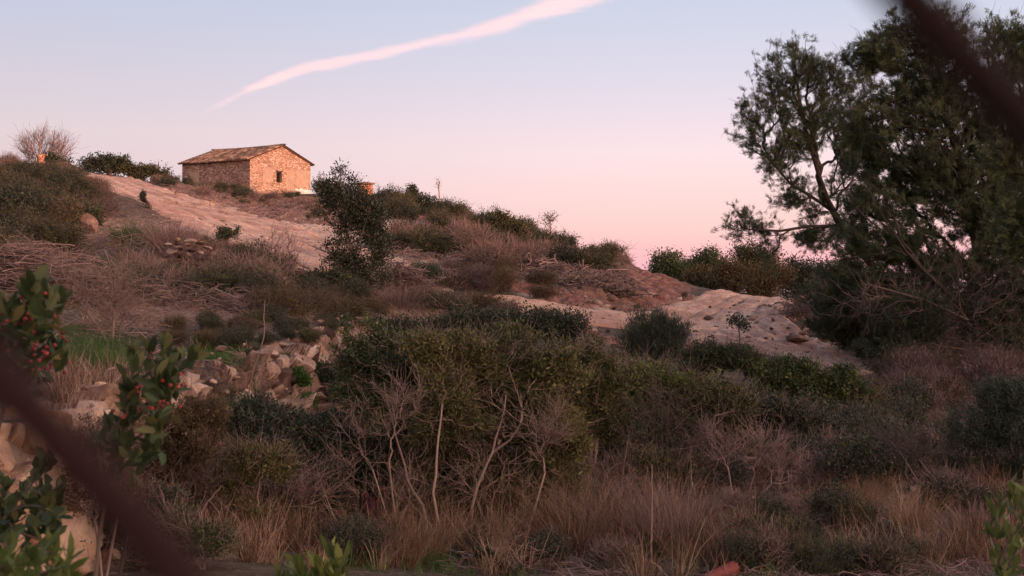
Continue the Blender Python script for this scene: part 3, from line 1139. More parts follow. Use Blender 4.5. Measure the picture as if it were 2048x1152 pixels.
# window: frame, shutter boards
V, Fc = [], []
fr = .06
for (a0, a1, z0, z1) in ((wx0, wx0+fr, wz0, wz1), (wx1-fr, wx1, wz0, wz1), (wx0+fr, wx1-fr, wz0, wz0+fr), (wx0+fr, wx1-fr, wz1-fr, wz1)):
    vq(hp(a0, 0, z0, -.20), hp(a1, 0, z0, -.20), hp(a1, 0, z1, -.20), hp(a0, 0, z1, -.20))
win = polym('window', M['wood'], V, Fc, house)
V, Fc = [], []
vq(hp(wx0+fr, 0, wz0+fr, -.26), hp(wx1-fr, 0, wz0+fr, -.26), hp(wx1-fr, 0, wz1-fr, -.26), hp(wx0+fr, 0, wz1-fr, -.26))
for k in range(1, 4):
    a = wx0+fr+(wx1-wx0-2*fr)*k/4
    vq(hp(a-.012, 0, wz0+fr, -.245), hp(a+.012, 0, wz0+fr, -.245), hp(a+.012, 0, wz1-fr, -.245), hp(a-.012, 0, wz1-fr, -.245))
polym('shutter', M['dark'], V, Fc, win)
V, Fc = [], []
vq(hp(wx0-.08, 0, wz1, .03), hp(wx1+.08, 0, wz1, .03), hp(wx1+.08, 0, wz1+.10, .03), hp(wx0-.08, 0, wz1+.10, .03))
polym('lintel', M['wood'], V, Fc, house)


def patch(name, mat, a0, a1, z0, z1, seed, out_, parent, wob=.09, onl=False):
    """ragged thin coat of plaster on the wall"""
    rng = np.random.default_rng(seed)
    pts = []
    n = 9
    for k in range(n):
        pts.append((a0+(a1-a0)*k/n, z0))
    for k in range(n):
        pts.append((a1, z0+(z1-z0)*k/n))
    for k in range(n):
        pts.append((a1-(a1-a0)*k/n, z1))
    for k in range(n):
        pts.append((a0, z1-(z1-z0)*k/n))
    pts = [(a+rng.normal()*wob*.6, z+rng.normal()*wob) for a, z in pts]
    pts = [(min(a, (LL if onl else GW)-.01), z) for a, z in pts]
    if onl:
        vv = [hp(0, a, z, 0, out_) for a, z in pts]+[hp(0, a, z, 0, 0) for a, z in pts]
    else:
        vv = [hp(a, 0, z, out_) for a, z in pts]+[hp(a, 0, z, 0) for a, z in pts]
    N_ = len(pts)
    ff = [tuple(range(N_))]+[(i, (i+1) % N_, (i+1) % N_+N_, i+N_) for i in range(N_)]
    return polym(name, mat, vv, ff, parent)


w1 = patch('whitewashed_patch', M['plaster_w'], 4.28, 5.76, 5.3, 7.62, 3, .022, house, .05)
patch('plaster_patch', M['plaster_g'], 4.35, 5.76, 7.72, 9.1, 4, .016, house, .05)
patch('plaster_patch', M['plaster_g'], 3.3, 4.25, 6.7, 9.1, 5, .010, house, .12)
patch('plaster_patch', M['plaster_g'], 1.2, 2.1, 7.9, 9.0, 6, .012, house, .05)
patch('plaster_patch', M['plaster_g'], 5.2, 6.2, 8.0, 8.9, 7, .016, house, .06, True)
# roof: barrel tile columns stepping down both slopes
def roof_slope(side):
    a = Acc()
    rng = np.random.default_rng(31+side)
    over = .26
    if side == 0:
        A0, Z0, A1, Z1 = RX, RIDGE+.06, -over, EAVE-over*(RIDGE-EAVE)/RX+.06
    else:
        A0, Z0, A1, Z1 = RX, RIDGE+.06, GW+.25, EAVE-.25*(RIDGE-EAVE)/(GW-RX)+.06
    cols = 36
    rows = 10
    b0, b1 = -.14, LL+.15
    wcol = (b1-b0)/cols
    for c in range(cols):
        bc = b0+(c+.5)*wcol
        jc = rng.normal()*.01
        for r in range(rows):
            s0, s1 = r/rows, (r+1)/rows+.03
            zz = .0
            p = []
            sag = -.07*math.sin(math.pi*(bc-b0)/(b1-b0))+.02*math.sin(bc*2.3)
            for s_, lift in ((s0, .0), (s1, .035)):
                aa = A0+(A1-A0)*s_
                z_ = Z0+(Z1-Z0)*s_+lift+sag+jc
                for th in np.linspace(0, math.pi, 7):
                    p.append(hp(aa, bc+math.cos(th)*wcol*.36+rng.normal()*.003, z_+math.sin(th)*wcol*.42))
            q = [[k, k+1, k+8, k+7] for k in range(6)]
            a.add(p, q, rng.random())
        # channel between the cover tiles
        p = []
        bch = b0+c*wcol
        for s_ in (0, 1):
            aa = A0+(A1-A0)*s_
            z_ = Z0+(Z1-Z0)*s_-.07*math.sin(math.pi*(bc-b0)/(b1-b0))
            for d_, dz_ in ((-.35, .03), (0, -.01), (.35, .03)):
                p.append(hp(aa, bch+d_*wcol, z_+dz_))
        a.add(p, [[0, 1, 4, 3], [1, 2, 5, 4]], rng.random()*.3)
    # deck under the tiles with an eave edge
    p = [hp(A0, b0, Z0-.08), hp(A0, b1, Z0-.08), hp(A1, b1, Z1-.07), hp(A1, b0, Z1-.07), hp(A0, b0, Z0-.03), hp(A0, b1, Z0-.03), hp(A1, b1, Z1-.02), hp(A1, b0, Z1-.02)]
    a.add(p, [[0, 1, 2, 3], [4, 5, 6, 7], [0, 4, 7, 3], [3, 7, 6, 2], [1, 2, 6, 5]], .1)
    return a


rf = link('roof', roof_slope(0).mesh('roof', M['tile']), house)
link('roof', roof_slope(1).mesh('roof', M['tile']), house)
a = Acc()
rng = np.random.default_rng(8)
for k in range(22):
    b_ = -.22+k*(LL+.45)/22
    zc = RIDGE+.09-.07*math.sin(math.pi*k/22)
    p = []
    for bb, l_ in ((b_, 0), (b_+.38, .02)):
        for th in np.linspace(0, math.pi, 7):
            p.append(hp(RX+math.cos(th)*.14, bb, zc+l_+math.sin(th)*.09))
    a.add(p, [[j, j+1, j+8, j+7] for j in range(6)], rng.random())
link('ridge_tiles', a.mesh('ridge_tiles', M['tile']), house)


# ------------------------------------------------------------------ masonry pillars
def pillar(name, label, px, py_top, Y, wpx, hpx, seed, cap=True, mat='brick'):
    rng = np.random.default_rng(seed)
    top = P(px, py_top, Y)
    wm = wpx/F*Y
    hm = hpx/F*Y
    root = empty(name, (top[0], top[1], top[2]-hm), label, 'pillar')
    a = Acc()
    nb = int(hm/.11)
    for r in range(nb):
        z0 = r*.11
        for s_ in range(3):
            for t_ in range(2):
                x0 = -wm/2+wm/3*s_+(.04 if r % 2 else -.04)*(0 < s_)
                x1 = -wm/2+wm/3*(s_+1)+(.04 if r % 2 else -.04)*(s_ < 2)-.012
                y0, y1 = (-wm/2, -.01) if t_ == 0 else (.01, wm/2)
                j = rng.normal()*.008
                if not cap and r > nb*.7 and rng.random() < .35:
                    continue
                v = [(x0, y0+j, z0), (x1, y0+j, z0), (x1, y1+j, z0), (x0, y1+j, z0), (x0, y0+j, z0+.1), (x1, y0+j, z0+.1), (x1, y1+j, z0+.1), (x0, y1+j, z0+.1)]
                a.add(v, [[0, 3, 2, 1], [4, 5, 6, 7], [0, 1, 5, 4], [1, 2, 6, 5], [2, 3, 7, 6], [3, 0, 4, 7]], rng.random())
    v = [(sx*wm*.46, sy*wm*.46, z) for z in (0, hm-.03) for sx, sy in ((-1, -1), (1, -1), (1, 1), (-1, 1))]
    a.add(v, [[4, 5, 6, 7], [0, 1, 5, 4], [1, 2, 6, 5], [2, 3, 7, 6], [3, 0, 4, 7]], .5)
    link('shaft', a.mesh('shaft', M[mat]), root)
    if cap:
        a = Acc()
        v = [(sx*wm*.62, sy*wm*.62, z) for z in (hm, hm+.10) for sx, sy in ((-1, -1), (1, -1), (1, 1), (-1, 1))]+[(0, 0, hm+.2)]
        a.add(v[:8], [[0, 3, 2, 1], [0, 1, 5, 4], [1, 2, 6, 5], [2, 3, 7, 6], [3, 0, 4, 7]], .4)
        a.add(v[4:], [[0, 1, 4], [1, 2, 4], [2, 3, 4], [3, 0, 4]], .4)
        link('cap', a.mesh('cap', M['tile']), root)
    root.rotation_euler = (0, 0, .5)


pillar('brick_pillar', 'orange brick pillar with a flat cap right of the stone house', 730, 369, 95, 25, 70, 3)
pillar('ruined_pillar', 'broken orange masonry pillar under the bare tree at the far left', 85, 308, 59, 19, 60, 4, False)
pillar('ruined_pillar', 'small orange masonry stub among the shrubs at the top of the track', 262, 334, 90, 12, 40, 5, False)

# ------------------------------------------------------------------ wire fence right in front of the lens
fence = empty('chain_link_fence', (0, .10, -1.75), 'red brown wire mesh fence close to the lens, blurred wires crossing two corners', 'fence')
a = Acc()
u = np.array([.65, -.76])
nn = np.array([.76, .65])
u2 = np.array([.65, .76])
mm = np.array([.76, -.65])
sA, sB = .0742, .104
rng = np.random.default_rng(12)


def wires(nv, uv, off0, sp, flip):
    for k in range(-28, 29):
        o_ = off0+k*sp
        s_ = np.linspace(-1.6, 1.6, 200)
        x = nv[0]*o_+uv[0]*s_
        z = nv[1]*o_+uv[1]*s_
        keep = (np.abs(x) < 1.15) & (z > -1.72) & (z < .28)
        if keep.sum() < 12:
            continue
        i0, i1 = np.where(keep)[0][[0, -1]]
        ss = np.linspace(s_[i0], s_[i1], 160)
        x = nv[0]*o_+uv[0]*ss
        z = nv[1]*o_+uv[1]*ss
        y = .10+.0022*flip*np.cos(ss/(.0742+.104)*2*2*math.pi)
        tubes(a, np.stack([x, y, z+1.75*0], -1)[None], np.full((1, 160), .00225), 8, rng.random(1))


wires(nn, u, -.0351, sA, 1)
wires(mm, u2, .0505, sB, -1)
link('wire_mesh', a.mesh('wire_mesh', M['wire'], True, (0, .10, -1.75)), fence)
for sx in (-1.17, 1.17):
    a = Acc()
    tubes(a, np.array([[[sx, .10, -1.95], [sx, .10, -.8], [sx, .10, .34]]]), np.full((1, 3), .024), 12)
    a.add([(sx+math.cos(t)*.027, .10+math.sin(t)*.027, .34) for t in np.linspace(0, 2*math.pi, 12, endpoint=False)], [list(range(12))])
    link('post', a.mesh('post', M['rust'], False, (0, .10, -1.75)), fence)
a = Acc()
for z in (.27, -1.70):
    tubes(a, np.array([[[-1.15, .10, z], [0, .10, z-.006], [1.15, .10, z]]]), np.full((1, 3), .0022), 6)
link('tension_wire', a.mesh('tension_wire', M['wire'], True, (0, .10, -1.75)), fence)


# ------------------------------------------------------------------ plants
def plant(name, label, cat, base, blobs, tips, mats, trunks=None, r_root=.03, r_tip=.004, alpha=.35, beta=.5, wig=.1, clump=.0, sc=1.6,
          leaf=None, seed=1, group=None, twigs=0, twl=(.15, .35), shell=.4, sides=4, parts=('stem', 'foliage'), targets=None, straight=False, tint0=.5, tvar=.35, twr=.0025, tup=.3, attach=0.0):
    """leaf = (per tip, spread, length, aspect, up, kind)"""
    rng = np.random.default_rng(seed)
    base = np.asarray(base, float)
    tg = blob_points(blobs, tips, rng, clump, shell, sc) if targets is None else np.asarray(targets)
    if trunks is None:
        trunks = [np.array([base-[0, 0, .1], base+[0, 0, .12]])]
    PS, PA, DR, conns, n0 = grow(trunks, tg, rng, alpha, beta, wig, 4, straight, attach)
    ntr = len(trunks)
    R = radii(PA, conns, ntr, r_root, r_tip)
    if attach:
        for i_, c_ in enumerate(conns[:ntr]):
            f_ = 1.0 if i_ == 0 else .42
            R[c_[1:]] = np.clip(R[c_[1:]], np.linspace(r_root*.85*f_, r_root*.22*f_, len(c_)-1), np.linspace(r_root*1.0*f_, r_root*.5*f_, len(c_)-1))
    a = Acc()
    skel_mesh(a, PS, PA, conns, ntr, R, rng, sides)
    tip = np.array([c[-1] for c in conns[ntr:]])
    thin = np.where(R < r_tip*2.6)[0]
    if twigs:
        k = rng.choice(thin, twigs)
        d = norm(DR[k]+rdir(rng, twigs, tup)*.9)
        L = rng.uniform(twl[0], twl[1], twigs)[:, None]
        b = PS[k]
        m = b+d*L*.5+rng.normal(size=(twigs, 3))*L*.07
        e = b+d*L+rng.normal(size=(twigs, 3))*L*.12
        tubes(a, np.stack([b, m, e], 1), np.tile([twr, twr*.8, twr*.4], (twigs, 1)), 3, rng.random(twigs))
    root = empty(name, base, label, cat, group)
    link(parts[0], a.mesh(parts[0], mats[0], False, base), root)
    if leaf:
        per, spread, L, asp, up, kind = leaf
        la = Acc()
        n = len(tip)*per
        tipsz = rng.uniform(.65, 1.4, len(PS))
        tipt = rng.normal(size=len(PS))*.17
        k = rng.choice(np.concatenate([tip, tip, thin]), n)
        ct = np.clip(tint0+tvar*(n3(PS, 1.3, seed)-.5)*2, 0, 1)
        if kind == 'needle':        # tufts: needles spray from shoot ends
            cn = np.array(conns[ntr:])
            src = np.concatenate([cn[:, 4], cn[:, 4], cn[:, 3], cn[:, 2][rng.random(len(cn)) < .5]])
            k = np.repeat(src, per)
            sh = norm(DR[k]+np.repeat(rdir(rng, len(src), up), per, 0)*.9)
            off = np.repeat(rdir(rng, len(src))*rng.random((len(src), 1))*.16, per, 0)
            n = len(k)
            back = rng.random((n, 1))*spread
            p = PS[k]+off-sh*back+rng.normal(size=(n, 3))*.012
            d = norm(sh*1.0+rdir(rng, n)*.62)
            leafq(la, p, d, L*rng.uniform(.7, 1.2, n), L*asp, rng, np.clip(ct[k]+rng.normal(size=n)*.16, 0, 1))
        else:
            p = PS[k]+rng.normal(size=(n, 3))*spread*.5
            d = norm(DR[k]*.5+rdir(rng, n, up))
            f = leafbig if kind == 'big' else leafq
            tt = np.clip(ct[k]+tipt[k]+rng.normal(size=n)*.16, 0, 1)
            f(la, p, d, L*tipsz[k]*rng.uniform(.65, 1.25, n), L*asp*tipsz[k]*rng.uniform(.8, 1.2, n), rng, tt)
        link(parts[1], la.mesh(parts[1], mats[1], False, base), root)
    return root


TC = ('trunk', 'crown')
# ---- pines on the right
PY_ = 33.0
b = gp(1835, PY_)
tA = np.array([b-[0, 0, .3], P(1800, 640, PY_), P(1742, 528, PY_), P(1692, 468, PY_), P(1655, 400, PY_), P(1632, 330, PY_), P(1610, 255, PY_), P(1597, 190, PY_), P(1590, 130, PY_)])
tA2 = np.array([P(1668, 425, PY_), P(1625, 395, PY_+.2), P(1585, 372, PY_+.3), P(1548, 330, PY_+.4), P(1525, 290, PY_+.5)])
tA3 = np.array([P(1680, 450, PY_), P(1620, 452, PY_-.3), P(1560, 462, PY_-.5), P(1500, 458, PY_-.6)])
plant('pine_tree', 'slender pine leaning left over the path with pink sky showing through its crown', 'tree', b,
      pxblobs([(1590, 150, 72, 62), (1532, 225, 50, 62), (1498, 262, 34, 50), (1625, 250, 70, 75), (1560, 335, 55, 40), (1690, 210, 55, 85), (1500, 445, 52, 30), (1468, 462, 28, 20),
               (1545, 500, 32, 52), (1600, 400, 60, 45), (1720, 330, 50, 70), (1570, 290, 60, 40), (1640, 165, 50, 50), (1690, 460, 45, 28), (1620, 475, 60, 26), (1700, 290, 40, 60), (1680, 380, 46, 40)], PY_, .8),
      2000, (M['pinebark'], M['pine']), [tA, tA2, tA3], .12, .0045, .30, .6, .09, attach=1.2, clump=.64, sc=2.1, leaf=(24, .10, .115, .065, .5, 'needle'), seed=41, twigs=2500, twl=(.1, .3), shell=.45, parts=TC, twr=.004, tint0=.35)
PB = 27.0
b = gp(1915, PB-1.5)
tB = np.array([b-[0, 0, .3], P(1925, 740, PB-1), P(1948, 620, PB), P(1952, 500, PB), P(1930, 380, PB), P(1895, 250, PB), P(1865, 150, PB), P(1845, 70, PB)])
tB2 = np.array([P(1944, 640, PB), P(1880, 570, PB-.6), P(1810, 500, PB-1.2), P(1770, 440, PB-1.4)])
tB3 = np.array([P(1935, 400, PB), P(1860, 330, PB-.4), P(1790, 230, PB-.7), P(1760, 160, PB-.7)])
tB4 = np.array([P(1950, 560, PB), P(2010, 440, PB+.3), P(2040, 330, PB+.4)])
plant('pine_tree', 'broad dense dark pine filling the right side of the view', 'tree', b,
      pxblobs([(1850, 75, 90, 55), (1790, 130, 85, 70), (1745, 110, 55, 50), (1880, 170, 100, 100), (1790, 250, 105, 100), (1720, 290, 60, 80), (1900, 330, 120, 110), (1810, 390, 100, 90),
               (1950, 440, 100, 90), (1800, 500, 80, 60), (1740, 560, 90, 60), (1880, 540, 100, 70), (1690, 600, 70, 50), (1800, 620, 100, 60), (1980, 250, 80, 100), (2010, 550, 90, 80), (1720, 400, 55, 70), (1715, 480, 60, 60), (2000, 400, 80, 90), (1990, 660, 80, 60)], PB, .75),
      5600, (M['pinebark'], M['pine']), [tB, tB2, tB4], .13, .0045, .30, .6, .09, attach=1.2, clump=.45, sc=2.3, leaf=(25, .10, .12, .07, .6, 'needle'), seed=43, twigs=5000, twl=(.15, .4), shell=.6, parts=TC, twr=.004, tint0=.42)
PC = 21.0
b = gp(2130, PC)
tC = np.array([b-[0, 0, .2], P(2120, 700, PC), P(2110, 500, PC), P(2080, 330, PC), P(2050, 220, PC), P(2035, 100, PC)])
tC2 = np.array([P(2095, 410, PC), P(2030, 330, PC), P(1995, 230, PC), P(1975, 120, PC)])
plant('pine_tree', 'lighter pine with upright shoots cut by the right edge', 'tree', b,
      pxblobs([(1995, 80, 45, 45), (2050, 110, 45, 80), (2010, 190, 50, 70), (2080, 250, 70, 100), (2020, 300, 55, 60), (2090, 430, 90, 110), (2040, 480, 50, 60), (2100, 130, 70, 80)], PC, .8),
      1500, (M['pinebark'], M['pine']), [tC, tC2], .08, .004, .35, .6, .08, attach=1.2, clump=.4, sc=2.0, leaf=(26, .10, .10, .075, .8, 'needle'), seed=47, twigs=1500, twl=(.1, .3), shell=.5, parts=TC, twr=.003, tint0=.6)
for nm_, lab, Y, bl, tips, sd in (('young_pine', 'low dark young pine spreading below the leaning pine over the path edge', 28.0, [(1700, 610, 70, 44), (1680, 655, 56, 30), (1760, 640, 70, 48), (1740, 685, 60, 26)], 1000, 141),
                                  ('young_pine', 'dim feathery young pine left of the big pine foot', 25.5, [(1820, 650, 70, 56), (1780, 700, 60, 36), (1850, 700, 40, 44), (1820, 740, 60, 30)], 900, 142),
                                  ('young_pine', 'dim feathery young pine at the right edge behind the dead branches', 26.5, [(1990, 660, 60, 60), (2040, 620, 50, 60), (2000, 720, 50, 40)], 900, 143)):
    bx = sum(q[0] for q in bl)/len(bl)
    b = gp(bx, Y)
    plant(nm_, lab, 'tree', b, pxblobs(bl, Y, .8), tips, (M['pinebark'], M['pine']), [np.array([b-[0, 0, .2], b+[0, 0, .6], b+[.1, 0, 1.3]])], .06, .005, .3, .6, .09, clump=.35, sc=1.8,
          leaf=(18, .14, .10, .11, .3, 'needle'), seed=sd, twigs=1200, twl=(.15, .4), parts=TC, twr=.004, tint0=.35)
# dead undergrowth twigs and a thin second trunk below the big pine
b = gp(1838, 26.2)
plant('dead_sapling', 'thin pale dead trunk with bare side twigs below the big pine', 'tree', b,
      pxblobs([(1830, 600, 60, 60), (1760, 590, 70, 30), (1850, 700, 80, 40)], 26.2, .8), 130, (M['palebark'],), [np.array([b, P(1838, 700, 26.2), P(1832, 620, 26.2), P(1828, 560, 26.2)])], .035, .006, .3, seed=48, twigs=500, twl=(.15, .5), twr=.005)
b = gp(1990, 25)
plant('dead_branches', 'tangle of bare horizontal dead branches low on the big pine at the right edge', 'dead branches', b,
      pxblobs([(1990, 640, 80, 50), (1900, 690, 90, 40), (2020, 700, 60, 40), (1760, 620, 110, 35), (1950, 580, 110, 60)], 25.2, .6), 300, (M['darkbark'],),
      [np.array([b, P(1960, 700, 25.2)]), np.array([P(1938, 700, 25.4), P(1880, 692, 25.2), P(1860, 686, 25.1)]), np.array([P(1935, 640, 25.6), P(1850, 600, 25.2), P(1740, 570, 25)])], .03, .006, .3, seed=49, twigs=1200, twl=(.15, .5), twr=.003, tup=-.1)

